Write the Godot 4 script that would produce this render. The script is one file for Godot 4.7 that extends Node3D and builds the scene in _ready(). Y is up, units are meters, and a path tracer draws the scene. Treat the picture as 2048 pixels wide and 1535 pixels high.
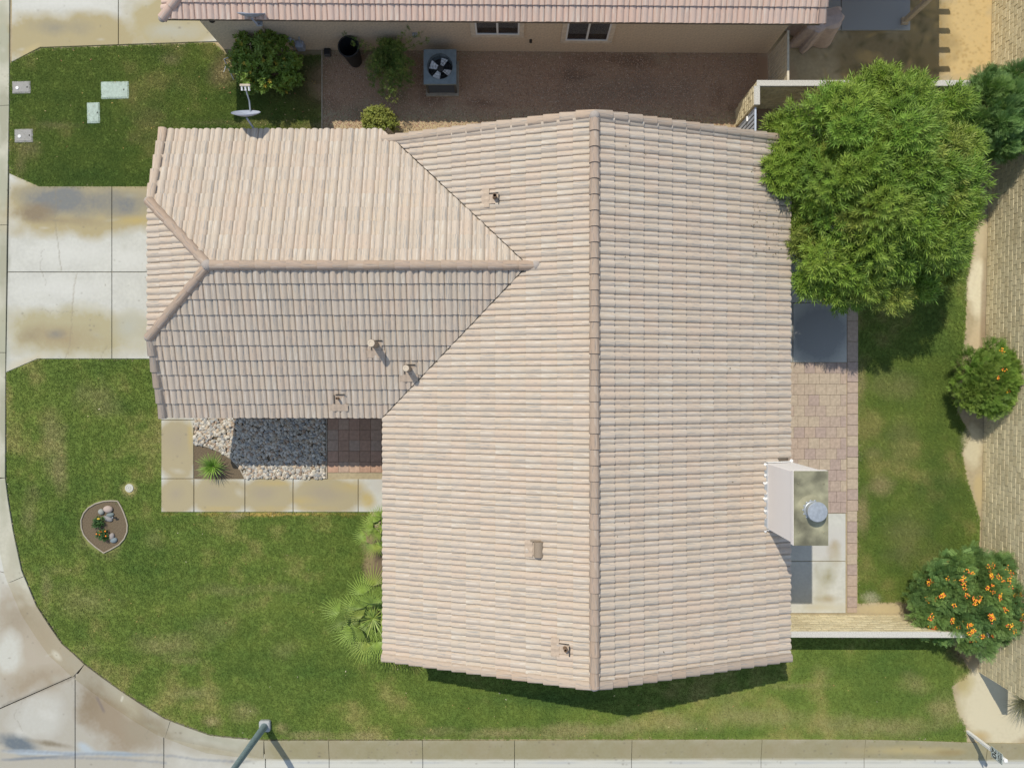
extends Node3D
# A single-storey tiled house seen straight down. Metres, y up, x east (right in the picture), z south (down in the picture).

const S := 68.3        # picture pixels per metre on the ground
const H := 20.5        # camera height
const P := 0.33333     # roof pitch
const C := 0.94868     # cosine of the pitch
const SN := 0.31623
const HE := 2.47       # height of the roof deck at the eaves
var rng := RandomNumberGenerator.new()
var counts := {}
var M := {}
var leaf_meshes := {}

func g(px: float, py: float, h := 0.0) -> Vector3:   # the point of height h on the sight line of a picture point
	var k := (H - h) / H
	return Vector3((px - 1024.0) / S * k, h, (py - 767.5) / S * k)

func numbered(called: String, parent: Node) -> String:
	var key := str(parent.get_instance_id()) + called
	var n: int = counts.get(key, 0)
	counts[key] = n + 1
	return called if n == 0 else "%s_%03d" % [called, n]

func tag(o: Node, label := "", category := "", group := "", kind := "") -> Node:
	if label: o.set_meta("label", label)
	if category: o.set_meta("category", category)
	if group: o.set_meta("group", group)
	if kind: o.set_meta("kind", kind)
	return o

func thing(called: String, label: String, category: String, at := Vector3.ZERO, turn := 0.0, group := "") -> Node3D:
	var o := Node3D.new()
	o.name = numbered(called, self)
	add_child(o, true)
	o.position = at
	o.rotation.y = turn
	tag(o, label, category, group)
	return o

func part(called: String, mesh: Mesh, m: Material, parent: Node, xf := Transform3D.IDENTITY) -> MeshInstance3D:
	var o := MeshInstance3D.new()
	o.name = numbered(called, parent)
	o.mesh = mesh
	if m: o.material_override = m
	o.transform = xf
	parent.add_child(o, true)
	return o

func structure(called: String, mesh: Mesh, m: Material, label := "") -> MeshInstance3D:
	var o := part(called, mesh, m, self)
	tag(o, label, "", "", "structure")
	return o

func ground_node(called: String, label := "") -> Node3D:
	var o := Node3D.new()
	o.name = numbered(called, self)
	add_child(o, true)
	tag(o, label, "", "", "structure")
	return o

func copies(called: String, mesh: Mesh, m: Material, parent: Node, buf: PackedFloat32Array) -> MultiMeshInstance3D:
	var mm := MultiMesh.new()
	mm.transform_format = MultiMesh.TRANSFORM_3D
	mm.use_colors = true
	mm.mesh = mesh
	mm.instance_count = buf.size() / 16
	mm.buffer = buf
	var o := MultiMeshInstance3D.new()
	o.name = numbered(called, parent)
	o.multimesh = mm
	o.material_override = m
	parent.add_child(o, true)
	o.set_meta("kind", "stuff")
	return o

func put(buf: PackedFloat32Array, b: Basis, p: Vector3, c: Color) -> void:
	buf.append_array(PackedFloat32Array([b.x.x, b.y.x, b.z.x, p.x, b.x.y, b.y.y, b.z.y, p.y, b.x.z, b.y.z, b.z.z, p.z, c.r, c.g, c.b, 1.0]))

# ---------------------------------------------------------------- mesh building
class MB:
	var v := PackedVector3Array()
	var n := PackedVector3Array()
	var u := PackedVector2Array()
	var c := PackedColorArray()
	func tris(a: Vector3, b: Vector3, d: Vector3, na: Vector3, nb: Vector3, nd: Vector3, col := Color.WHITE, ua := Vector2.ZERO, ub := Vector2.ZERO, ud := Vector2.ZERO) -> void:
		if (b - a).cross(d - a).dot(na + nb + nd) > 0.0:
			v.append_array(PackedVector3Array([a, d, b])); n.append_array(PackedVector3Array([na, nd, nb])); u.append_array(PackedVector2Array([ua, ud, ub]))
		else:
			v.append_array(PackedVector3Array([a, b, d])); n.append_array(PackedVector3Array([na, nb, nd])); u.append_array(PackedVector2Array([ua, ub, ud]))
		c.append_array(PackedColorArray([col, col, col]))
	func tri(a: Vector3, b: Vector3, d: Vector3, hint: Vector3, col := Color.WHITE, ua := Vector2.ZERO, ub := Vector2.ZERO, ud := Vector2.ZERO) -> void:
		var nn := (b - a).cross(d - a)
		if nn.length_squared() < 1e-14: return
		nn = nn.normalized()
		if nn.dot(hint) < 0.0: nn = -nn
		tris(a, b, d, nn, nn, nn, col, ua, ub, ud)
	func quad(a: Vector3, b: Vector3, d: Vector3, e: Vector3, hint: Vector3, col := Color.WHITE) -> void:
		tri(a, b, d, hint, col, Vector2(0, 0), Vector2(1, 0), Vector2(1, 1))
		tri(a, d, e, hint, col, Vector2(0, 0), Vector2(1, 1), Vector2(0, 1))
	func box(center: Vector3, size: Vector3, bevel := 0.0, basis := Basis.IDENTITY, col := Color.WHITE) -> void:
		var h := size * 0.5
		var i := h - Vector3.ONE * bevel
		for ax in 3:
			var b := (ax + 1) % 3
			var d := (ax + 2) % 3
			for s: float in [-1.0, 1.0]:
				var q: Array[Vector3] = []
				for w: Vector2 in [Vector2(-1, -1), Vector2(1, -1), Vector2(1, 1), Vector2(-1, 1)]:
					var p := Vector3.ZERO
					p[ax] = h[ax] * s; p[b] = i[b] * w.x; p[d] = i[d] * w.y
					q.append(center + basis * p)
				var hint := Vector3.ZERO
				hint[ax] = s
				quad(q[0], q[1], q[2], q[3], basis * hint, col)
		if bevel <= 0.0: return
		for ax in 3:                                   # the twelve chamfers
			var b := (ax + 1) % 3
			var d := (ax + 2) % 3
			for s: float in [-1.0, 1.0]:
				for t: float in [-1.0, 1.0]:
					var q: Array[Vector3] = []
					for w: Vector2 in [Vector2(-1, 0), Vector2(1, 0), Vector2(1, 1), Vector2(-1, 1)]:
						var p := Vector3.ZERO
						p[ax] = i[ax] * w.x
						p[b] = (h[b] if w.y < 0.5 else i[b]) * s
						p[d] = (i[d] if w.y < 0.5 else h[d]) * t
						q.append(center + basis * p)
					var hint := Vector3.ZERO
					hint[b] = s; hint[d] = t
					quad(q[0], q[1], q[2], q[3], basis * hint, col)
		for x: float in [-1.0, 1.0]:
			for y: float in [-1.0, 1.0]:
				for z: float in [-1.0, 1.0]:
					var k := Vector3(x, y, z)
					tri(center + basis * (Vector3(h.x, i.y, i.z) * k), center + basis * (Vector3(i.x, h.y, i.z) * k), center + basis * (Vector3(i.x, i.y, h.z) * k), basis * k, col)
	func tube(pts: Array, radii: Array, segs := 8, col := Color.WHITE, cap := true) -> void:
		var rings := []
		var side := Vector3.ZERO
		for k in pts.size():
			var d: Vector3 = (pts[mini(k + 1, pts.size() - 1)] - pts[maxi(k - 1, 0)]).normalized()
			if side == Vector3.ZERO: side = d.cross(Vector3(0.31, 0.2, 0.93)).normalized()
			side = (side - d * side.dot(d)).normalized()
			var up := d.cross(side)
			var ring := []
			for j in segs:
				var a := TAU * j / segs
				ring.append(side * cos(a) + up * sin(a))
			rings.append(ring)
		for k in pts.size() - 1:
			for j in segs:
				var j2 := (j + 1) % segs
				var r0: Array = rings[k]
				var r1: Array = rings[k + 1]
				var a: Vector3 = pts[k] + r0[j] * radii[k]; var b: Vector3 = pts[k] + r0[j2] * radii[k]
				var d: Vector3 = pts[k + 1] + r1[j2] * radii[k + 1]; var e: Vector3 = pts[k + 1] + r1[j] * radii[k + 1]
				tris(a, b, d, r0[j], r0[j2], r1[j2], col)
				tris(a, d, e, r0[j], r1[j2], r1[j], col)
		if cap:
			for k: int in [0, pts.size() - 1]:
				var o: Vector3 = pts[k]
				var hint: Vector3 = (pts[0] - pts[1]) if k == 0 else (pts[k] - pts[k - 1])
				for j in segs:
					tri(o, o + rings[k][j] * radii[k], o + rings[k][(j + 1) % segs] * radii[k], hint, col)
	func lathe(o: Vector3, prof: Array, segs := 16, col := Color.WHITE) -> void:   # prof: Vector2(radius, height), flat shaded between rings, smooth round
		for k in prof.size() - 1:
			var p: Vector2 = prof[k]
			var q: Vector2 = prof[k + 1]
			var nr := Vector2(q.y - p.y, p.x - q.x)
			if nr.length() < 1e-9: continue
			nr = nr.normalized()
			for j in segs:
				var a0 := TAU * j / segs; var a1 := TAU * (j + 1) / segs
				var d0 := Vector3(cos(a0), 0, sin(a0)); var d1 := Vector3(cos(a1), 0, sin(a1))
				var n0 := d0 * nr.x + Vector3.UP * nr.y; var n1 := d1 * nr.x + Vector3.UP * nr.y
				var A := o + d0 * p.x + Vector3.UP * p.y; var B := o + d1 * p.x + Vector3.UP * p.y
				var D := o + d1 * q.x + Vector3.UP * q.y; var E := o + d0 * q.x + Vector3.UP * q.y
				if p.x > 1e-6: tris(A, B, D, n0, n1, n1, col)
				if q.x > 1e-6: tris(A, D, E, n0, n1, n0, col)
	func ball(o: Vector3, r: Vector3, b := Basis.IDENTITY, col := Color.WHITE, rings := 6, segs := 10, rough := 0.0, noise: FastNoiseLite = null) -> void:
		var pts := []
		for i in rings + 1:
			var row := []
			for j in segs:
				var t := PI * i / rings; var a := TAU * j / segs
				var d := Vector3(sin(t) * cos(a), cos(t), sin(t) * sin(a))
				var k := 1.0
				if noise: k += rough * noise.get_noise_3dv(o * 13.0 + d * 90.0)
				row.append([o + b * (d * r * k), (b * (d / r)).normalized()])
			pts.append(row)
		for i in rings:
			for j in segs:
				var j2 := (j + 1) % segs
				var A: Array = pts[i][j]; var B: Array = pts[i][j2]; var D: Array = pts[i + 1][j2]; var E: Array = pts[i + 1][j]
				if i > 0: tris(A[0], B[0], D[0], A[1], B[1], D[1], col)
				if i < rings - 1: tris(A[0], D[0], E[0], A[1], D[1], E[1], col)
				elif i == rings - 1 and i > 0: pass
	func blade(base: Vector3, dir: Vector3, length: float, width: float, droop: float, col: Color, tip := Color.TRANSPARENT, segs := 4, fold := 0.25) -> void:   # a long drooping leaf, folded along its middle
		var p := base
		var d := dir.normalized()
		var tipc := col if tip.a == 0.0 else tip
		var last := []
		for k in segs + 1:
			var t := float(k) / segs
			var side := d.cross(Vector3.UP)
			side = Vector3.RIGHT if side.length() < 0.01 else side.normalized()
			var nn := side.cross(d).normalized()
			if nn.y < 0.0: nn = -nn
			var w := width * 0.5 * (1.0 - t * t * 0.97) * minf(1.0, 0.45 + t * 2.5)
			var row := [p - side * w + nn * w * fold, p, p + side * w + nn * w * fold]
			if k > 0:
				var cc := col.lerp(tipc, t)
				tri(last[0], last[1], row[1], nn, cc); tri(last[0], row[1], row[0], nn, cc)
				tri(last[1], last[2], row[2], nn, cc); tri(last[1], row[2], row[1], nn, cc)
			last = row
			p += d * length / segs
			d = (d + Vector3.DOWN * droop / segs).normalized()
	func leaf(base: Vector3, dir: Vector3, up: Vector3, length: float, width: float, col := Color.WHITE) -> void:
		var d := dir.normalized()
		var s := d.cross(up).normalized() * width * 0.5
		var nn := s.cross(d).normalized()
		var m := base + d * length * 0.45 - nn * width * 0.12
		tri(base, m - s + nn * width * 0.2, base + d * length, up, col); tri(base, base + d * length, m + s + nn * width * 0.2, up, col)
	func mesh() -> ArrayMesh:
		var arr := []
		arr.resize(Mesh.ARRAY_MAX)
		arr[Mesh.ARRAY_VERTEX] = v; arr[Mesh.ARRAY_NORMAL] = n; arr[Mesh.ARRAY_TEX_UV] = u; arr[Mesh.ARRAY_COLOR] = c
		var am := ArrayMesh.new()
		am.add_surface_from_arrays(Mesh.PRIMITIVE_TRIANGLES, arr)
		return am

func map_uv(p: Vector3) -> Vector2:                    # plan position on the ground maps
	return Vector2((p.x * S + 1024.0 + 128.0) / 2304.0, (p.z * S + 767.5 + 96.0) / 1728.0)

func sheet(poly: Array, y: float) -> ArrayMesh:        # a flat sheet through picture points on the ground
	var p2 := PackedVector2Array()
	for q: Vector2 in poly:
		var w := g(q.x, q.y)
		p2.append(Vector2(w.x, w.z))
	var ix := Geometry2D.triangulate_polygon(p2)
	var mb := MB.new()
	for k in range(0, ix.size(), 3):
		var a := Vector3(p2[ix[k]].x, y, p2[ix[k]].y); var b := Vector3(p2[ix[k + 1]].x, y, p2[ix[k + 1]].y); var d := Vector3(p2[ix[k + 2]].x, y, p2[ix[k + 2]].y)
		mb.tris(a, b, d, Vector3.UP, Vector3.UP, Vector3.UP, Color.WHITE, map_uv(a), map_uv(b), map_uv(d))
	return mb.mesh()

func slab(poly: Array, top: Variant, depth := 0.12, bevel := 0.008) -> ArrayMesh:   # a slab with chamfered rim; top is one height or one per corner
	var p2 := PackedVector2Array()
	var mid := Vector2.ZERO
	for q: Vector2 in poly:
		var w := g(q.x, q.y)
		p2.append(Vector2(w.x, w.z))
		mid += Vector2(w.x, w.z) / poly.size()
	var ix := Geometry2D.triangulate_polygon(p2)
	var n := p2.size()
	var area := 0.0
	for k in n: area += p2[k].cross(p2[(k + 1) % n])
	var inn := PackedVector2Array()
	for k in n:
		var e0 := (p2[k] - p2[(k - 1 + n) % n]).normalized(); var e1 := (p2[(k + 1) % n] - p2[k]).normalized()
		var n0 := Vector2(-e0.y, e0.x); var n1 := Vector2(-e1.y, e1.x)
		var nn := (n0 + n1).normalized() * (1.0 if area > 0.0 else -1.0)
		inn.append(p2[k] + nn * bevel * 1.2)
	var mb := MB.new()
	var ys := []
	for k in n: ys.append(top[k] if top is Array else top)
	for k in range(0, ix.size(), 3):
		var q := []
		for j in 3: q.append(Vector3(inn[ix[k + j]].x, ys[ix[k + j]], inn[ix[k + j]].y))
		var nn: Vector3 = (q[1] - q[0]).cross(q[2] - q[0]).normalized()
		if nn.y < 0: nn = -nn
		mb.tris(q[0], q[1], q[2], nn, nn, nn, Color.WHITE, map_uv(q[0]), map_uv(q[1]), map_uv(q[2]))
	for k in n:
		var k2 := (k + 1) % n
		var e := p2[k2] - p2[k]
		var out := Vector3(e.y, 0, -e.x) * (1.0 if area > 0.0 else -1.0)
		var a := Vector3(inn[k].x, ys[k], inn[k].y); var b := Vector3(inn[k2].x, ys[k2], inn[k2].y)
		var d := Vector3(p2[k2].x, ys[k2] - bevel, p2[k2].y); var f := Vector3(p2[k].x, ys[k] - bevel, p2[k].y)
		mb.tri(a, b, d, out + Vector3.UP, Color.WHITE, map_uv(a), map_uv(b), map_uv(d)); mb.tri(a, d, f, out + Vector3.UP, Color.WHITE, map_uv(a), map_uv(d), map_uv(f))
		var d2 := d + Vector3.DOWN * depth; var f2 := f + Vector3.DOWN * depth
		mb.tri(f, d, d2, out, Color.WHITE, map_uv(f), map_uv(d), map_uv(d2)); mb.tri(f, d2, f2, out, Color.WHITE, map_uv(f), map_uv(d2), map_uv(f2))
	return mb.mesh()

func rect(x0: float, y0: float, x1: float, y1: float) -> Array:
	return [Vector2(x0, y0), Vector2(x1, y0), Vector2(x1, y1), Vector2(x0, y1)]

# ---------------------------------------------------------------- materials
func noise_bytes(seed_: int, freq: float, w: int, h: int, oct := 4, seamless := false) -> PackedByteArray:
	var f := FastNoiseLite.new()
	f.seed = seed_
	f.noise_type = FastNoiseLite.TYPE_SIMPLEX_SMOOTH
	f.frequency = freq
	f.fractal_octaves = oct
	var im := f.get_seamless_image(w, h) if seamless else f.get_image(w, h)
	im.convert(Image.FORMAT_L8)
	return im.get_data()

func tex_from(w: int, h: int, data: PackedByteArray) -> ImageTexture:
	return ImageTexture.create_from_image(Image.create_from_data(w, h, false, Image.FORMAT_RGB8, data))

func grain(seed_: int, freq: float, lo: float, hi: float, size := 512) -> ImageTexture:   # grey grain that multiplies a colour
	var a := noise_bytes(seed_, freq, size, size, 5, true)
	var d := PackedByteArray()
	d.resize(size * size * 3)
	for i in size * size:
		var q := clampi(int(255.0 * (lo + (hi - lo) * a[i] / 255.0)), 0, 255)
		d[i * 3] = q; d[i * 3 + 1] = q; d[i * 3 + 2] = q
	return tex_from(size, size, d)

func bump(seed_: int, freq: float, strength: float, size := 512) -> ImageTexture:
	var im := Image.create_from_data(size, size, false, Image.FORMAT_L8, noise_bytes(seed_, freq, size, size, 5, true))
	im.convert(Image.FORMAT_RGBA8)
	im.bump_map_to_normal_map(strength)
	return ImageTexture.create_from_image(im)

func mat(called: String, c: Color, rough := 0.85, metal := 0.0) -> StandardMaterial3D:   # c is a linear, real-world base colour
	var m := StandardMaterial3D.new()
	m.resource_name = called
	m.albedo_color = Color(c.r, c.g, c.b).linear_to_srgb()
	m.roughness = rough
	m.metallic = metal
	M[called] = m
	return m

func tinted(called: String, rough := 0.85, backlight := 0.0, c := Color.WHITE) -> StandardMaterial3D:   # takes the meshes' own colours
	var m := mat(called, c, rough)
	m.vertex_color_use_as_albedo = true
	if backlight > 0.0:
		m.backlight_enabled = true
		m.backlight = Color(backlight, backlight, backlight * 0.5)
	return m

func grainy(m: StandardMaterial3D, tex: Texture2D, normal: Texture2D, scale: float, depth := 1.0) -> StandardMaterial3D:
	m.uv1_triplanar = true
	m.uv1_world_triplanar = true
	m.uv1_scale = Vector3.ONE * scale
	if tex: m.albedo_texture = tex
	if normal:
		m.normal_enabled = true
		m.normal_texture = normal
		m.normal_scale = depth
	return m

# ---------------------------------------------------------------- ground maps: base colours of lawn, soil and concrete in plan (dirt, wear, dry patches, stains)
const MW := 1152
const MH := 864
var gr := PackedFloat32Array()
var gg := PackedFloat32Array()
var gb := PackedFloat32Array()
var mask := PackedByteArray()      # where grass grows
var n_big := PackedByteArray()
var n_mid := PackedByteArray()
var n_fine := PackedByteArray()
var n_warp := PackedByteArray()
var gain := 1.0

func mpx(px: float) -> float: return (px + 128.0) * 0.5
func mpy(py: float) -> float: return (py + 96.0) * 0.5

func fill_poly(im: Image, poly: Array, c: Color) -> void:
	for y in MH:
		var xs := []
		for k in poly.size():
			var a: Vector2 = poly[k]; var b: Vector2 = poly[(k + 1) % poly.size()]
			var ay := mpy(a.y); var by := mpy(b.y)
			if (ay <= y) != (by <= y): xs.append(mpx(a.x) + (y - ay) / (by - ay) * (mpx(b.x) - mpx(a.x)))
		xs.sort()
		for k in range(0, xs.size() - 1, 2):
			im.fill_rect(Rect2i(int(xs[k]), y, maxi(0, int(xs[k + 1]) - int(xs[k])), 1), c)

func blob(cx: float, cy: float, rx: float, ry: float, deg: float, col: Array, a: float, soft := 0.6, warp := 0.7) -> void:   # lays an irregular patch of colour
	var x := mpx(cx); var y := mpy(cy)
	rx *= 0.5; ry *= 0.5
	var R := maxf(rx, ry) * (1.0 + warp * 0.5)
	var cs := cos(deg_to_rad(deg)); var sn := sin(deg_to_rad(deg))
	for j in range(maxi(0, int(y - R)), mini(MH, int(y + R) + 1)):
		for i in range(maxi(0, int(x - R)), mini(MW, int(x + R) + 1)):
			var dx := i - x; var dy := j - y
			var u := (dx * cs + dy * sn) / rx; var w := (dy * cs - dx * sn) / ry
			var at := j * MW + i
			var d := sqrt(u * u + w * w) + warp * ((n_warp[at] - 128) / 255.0 + (n_mid[at] - 128) / 600.0)
			if d >= 1.0: continue
			var t := a if d < 1.0 - soft else a * (1.0 - d) / soft
			t *= gain * (0.8 + 0.4 * n_fine[at] / 255.0)
			t = minf(t, 1.0)
			gr[at] += (col[0] - gr[at]) * t; gg[at] += (col[1] - gg[at]) * t; gb[at] += (col[2] - gb[at]) * t

func line(pts: Array, width: float, col: Array, a: float) -> void:
	for k in pts.size() - 1:
		var p: Vector2 = pts[k]; var q: Vector2 = pts[k + 1]
		var n := int(p.distance_to(q) / 1.5) + 1
		for s in n:
			var t := p.lerp(q, float(s) / n)
			var at0 := clampi(int(mpy(t.y)), 0, MH - 1) * MW + clampi(int(mpx(t.x)), 0, MW - 1)
			var wob := (n_fine[at0] - 128) / 60.0
			blob(t.x + wob, t.y + wob, width, width, 0.0, col, a, 0.7, 0.2)

func baked() -> ImageTexture:
	var lut := PackedByteArray()
	lut.resize(2049)
	for i in 2049:
		var l := i / 2048.0
		lut[i] = int(255.0 * (12.92 * l if l < 0.0031308 else 1.055 * pow(l, 1.0 / 2.4) - 0.055) + 0.5)
	var d := PackedByteArray()
	d.resize(MW * MH * 3)
	for i in MW * MH:
		d[i * 3] = lut[clampi(int(gr[i] * 2048.0), 0, 2048)]; d[i * 3 + 1] = lut[clampi(int(gg[i] * 2048.0), 0, 2048)]; d[i * 3 + 2] = lut[clampi(int(gb[i] * 2048.0), 0, 2048)]
	return tex_from(MW, MH, d)

var LAWN_NORTH := [Vector2(20, 125), Vector2(82, 96), Vector2(430, 84), Vector2(455, 110), Vector2(643, 110), Vector2(643, 375), Vector2(78, 374), Vector2(18, 346)]
var LAWN_FRONT := [Vector2(12, 744), Vector2(75, 716), Vector2(324, 716), Vector2(324, 1022), Vector2(745, 1022), Vector2(738, 1060), Vector2(738, 1140), Vector2(840, 1150), Vector2(840, 1250), Vector2(1548, 1250), Vector2(1548, 1272), Vector2(1900, 1276), Vector2(1928, 1320), Vector2(1945, 1345),
	Vector2(1905, 1372), Vector2(1915, 1420), Vector2(1932, 1450), Vector2(1935, 1484), Vector2(1700, 1478), Vector2(520, 1478), Vector2(420, 1468), Vector2(330, 1435), Vector2(240, 1378), Vector2(170, 1326), Vector2(125, 1285), Vector2(75, 1210), Vector2(45, 1140), Vector2(28, 1060), Vector2(18, 1000), Vector2(13, 955)]
var LAWN_YARD := [Vector2(1717, 200), Vector2(1960, 220), Vector2(1962, 420), Vector2(1948, 490), Vector2(1936, 560), Vector2(1932, 660), Vector2(1925, 720), Vector2(1915, 820), Vector2(1942, 870), Vector2(1925, 905), Vector2(1936, 960), Vector2(1950, 1000), Vector2(1962, 1040), Vector2(1958, 1120), Vector2(1900, 1190), Vector2(1850, 1206), Vector2(1760, 1202), Vector2(1717, 1206)]

func paint_ground() -> ImageTexture:
	var im := Image.create_empty(MW, MH, false, Image.FORMAT_L8)
	for poly: Array in [LAWN_NORTH, LAWN_FRONT, LAWN_YARD]: fill_poly(im, poly, Color.WHITE)
	mask = im.get_data()
	gr.resize(MW * MH); gg.resize(MW * MH); gb.resize(MW * MH)
	var stripe := noise_bytes(77, 0.04, 1, MH, 2)
	for y in MH:
		for x in MW:
			var at := y * MW + x
			var f := n_fine[at] / 255.0
			var m := n_mid[at] / 255.0
			var b := n_big[at] / 255.0
			if mask[at] > 0:
				var t := clampf(0.28 + 0.50 * m + 0.65 * (b - 0.5) + 0.08 * (f - 0.5) + 0.32 * (stripe[y] / 255.0 - 0.5), 0.0, 1.0)
				var dry := clampf((b * 0.5 + m * 0.5 - 0.54) * 2.8, 0.0, 0.6)
				var k := 0.97 + 0.12 * f
				gr[at] = lerpf(lerpf(0.070, 0.166, t), 0.28, dry) * k
				gg[at] = lerpf(lerpf(0.128, 0.216, t), 0.245, dry) * k
				gb[at] = lerpf(lerpf(0.018, 0.037, t), 0.090, dry) * k
			else:
				var k := 0.75 + 0.3 * f + 0.2 * m
				gr[at] = 0.36 * k; gg[at] = 0.30 * k; gb[at] = 0.19 * k
	var DRY := [0.31, 0.265, 0.125]; var SAND := [0.47, 0.40, 0.26]; var LUSH := [0.050, 0.105, 0.018]; var SOIL := [0.17, 0.125, 0.078]
	# north strip of brown gravel, the neighbour's yard of bare earth and dead grass, the pale verge by the long wall
	for p: Array in [[680, 165, 80, 60], [800, 165, 130, 70], [1000, 165, 190, 85], [1200, 165, 190, 85], [1400, 165, 160, 85], [1520, 165, 80, 80]]: blob(p[0], p[1], p[2], p[3], 0, [0.40, 0.255, 0.165], 0.9, 0.4, 0.2)
	blob(1150, 250, 600, 22, 0, [0.42, 0.32, 0.18], 0.9, 0.6, 0.3); blob(800, 250, 200, 18, 0, [0.45, 0.36, 0.21], 0.9, 0.6, 0.3)
	for p: Array in [[970, 205, 60, 16], [1010, 212, 16, 12], [640, 205, 40, 18], [720, 220, 24, 12], [860, 190, 60, 30], [1150, 150, 60, 16], [1440, 190, 20, 40], [1460, 215, 15, 30], [1250, 120, 120, 20]]: blob(p[0], p[1], p[2], p[3], 0, [0.11, 0.06, 0.035], 0.55, 0.9, 1.1)
	blob(1240, 185, 200, 55, 0, [0.17, 0.145, 0.115], 0.5, 0.9)
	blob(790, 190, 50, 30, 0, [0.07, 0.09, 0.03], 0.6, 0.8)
	blob(1940, 60, 75, 130, 0, [0.52, 0.385, 0.18], 0.95, 0.3); blob(1760, 110, 140, 70, 0, [0.24, 0.185, 0.095], 0.95, 0.4); blob(1850, 60, 70, 120, 0, [0.27, 0.20, 0.09], 0.8, 0.5)
	for k in 120: blob(rng.randf_range(1640, 1880), rng.randf_range(-60, 165), rng.randf_range(5, 24), rng.randf_range(4, 18), rng.randf_range(0, 180), [0.075, 0.07, 0.03] if k % 3 else [0.48, 0.34, 0.14], 0.5, 0.9, 1.2)
	for k in 160: blob(rng.randf_range(1880, 1980), rng.randf_range(-60, 140), rng.randf_range(2, 6), rng.randf_range(2, 5), rng.randf_range(0, 180), [0.30, 0.20, 0.07], 0.5, 0.9, 0.8)
	blob(455, 130, 40, 60, 40, [0.30, 0.23, 0.12], 0.85, 0.7); blob(340, 117, 24, 14, 0, DRY, 0.7, 0.9, 1.0); blob(560, 130, 110, 70, 0, [0.13, 0.12, 0.05], 0.6, 0.7); blob(615, 190, 40, 60, 0, [0.20, 0.15, 0.06], 0.5, 0.8)
	blob(1955, 560, 22, 105, 2, [0.62, 0.57, 0.42], 0.95, 0.45, 0.9); blob(1948, 700, 20, 80, 6, [0.50, 0.41, 0.27], 0.9, 0.6); blob(1962, 480, 18, 60, 0, SAND, 0.9, 0.5)
	blob(1945, 900, 26, 55, 0, [0.50, 0.45, 0.31], 0.95, 0.4, 0.8); blob(1958, 970, 14, 40, 0, [0.42, 0.34, 0.18], 0.9, 0.5); blob(1920, 760, 18, 50, 10, [0.40, 0.30, 0.19], 0.8, 0.6)
	blob(1967, 640, 8, 200, 1, [0.22, 0.16, 0.10], 0.7, 0.6, 0.5)
	blob(1965, 1400, 55, 75, 0, [0.52, 0.47, 0.33], 0.95, 0.35); blob(2020, 1430, 90, 60, 0, [0.52, 0.47, 0.33], 0.95, 0.3); blob(1925, 1365, 26, 30, 0, [0.36, 0.30, 0.13], 0.8, 0.7); blob(1960, 1470, 26, 14, 0, [0.42, 0.31, 0.14], 0.7, 0.8); blob(1920, 1310, 40, 40, 0, [0.16, 0.12, 0.06], 0.8, 0.6)
	blob(1790, 1215, 90, 14, 0, [0.46, 0.38, 0.22], 0.9, 0.6); blob(1740, 1195, 24, 16, 0, [0.5, 0.47, 0.36], 0.6, 0.8)
	# dry and worn lawn
	for p: Array in [[1180, 1458, 120, 22, 0.85], [1000, 1465, 70, 14, 0.7], [860, 1462, 60, 16, 0.6], [720, 1470, 70, 12, 0.7], [560, 1455, 22, 18, 0.9], [620, 1468, 60, 10, 0.6], [490, 1420, 40, 24, 0.5], [340, 1290, 70, 30, 0.5], [360, 1320, 60, 14, 0.55], [420, 1440, 26, 14, 0.8], [390, 1385, 60, 18, 0.5], [100, 870, 26, 90, 0.5],
		[60, 1020, 24, 60, 0.55], [200, 790, 60, 40, 0.4], [120, 930, 16, 70, 0.5], [1260, 1455, 60, 20, 0.5], [1360, 1445, 90, 26, 0.5], [1500, 1430, 110, 24, 0.5], [1650, 1445, 120, 30, 0.5], [1790, 1450, 100, 26, 0.55], [1830, 1370, 50, 26, 0.5], [1890, 1420, 40, 50, 0.6], [1600, 1370, 80, 10, 0.4], [180, 1200, 90, 40, 0.35], [90, 1180, 16, 70, 0.45],
		[700, 1250, 40, 20, 0.3], [440, 1180, 70, 16, 0.3], [540, 1175, 80, 14, 0.3], [1745, 905, 30, 20, 0.5], [1760, 970, 34, 26, 0.85], [1725, 1020, 14, 60, 0.8], [1722, 760, 10, 60, 0.6], [1800, 880, 40, 90, 0.3], [1820, 1060, 60, 80, 0.3], [1790, 770, 60, 40, 0.4], [1860, 1120, 60, 50, 0.4], [470, 244, 160, 5, 0.6], [120, 250, 60, 10, 0.6], [55, 295, 30, 26, 0.6], [40, 330, 14, 30, 0.6]]:
		blob(p[0], p[1], p[2], p[3], 0, DRY, p[4], 0.9, 1.0)
	for k in 70:
		var q := Vector2(rng.randf_range(20, 1950), rng.randf_range(720, 1470))
		blob(q.x, q.y, rng.randf_range(15, 60), rng.randf_range(8, 28), rng.randf_range(-20, 20), LUSH if k % 2 else DRY, 0.22, 0.95, 1.1)
	for k in 26: blob(rng.randf_range(30, 640), rng.randf_range(100, 370), rng.randf_range(20, 60), rng.randf_range(10, 26), 0, LUSH, 0.35, 0.95, 1.0)
	blob(1060, 1400, 180, 24, 0, LUSH, 0.5, 0.9); blob(250, 810, 60, 40, 30, LUSH, 0.4, 0.9); blob(1880, 1000, 60, 120, 0, LUSH, 0.5, 0.9); blob(1870, 640, 50, 90, 0, LUSH, 0.5, 0.9)
	line([Vector2(150, 1000), Vector2(165, 1090), Vector2(215, 1165), Vector2(250, 1215)], 4.0, [0.06, 0.07, 0.02], 0.12)
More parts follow.
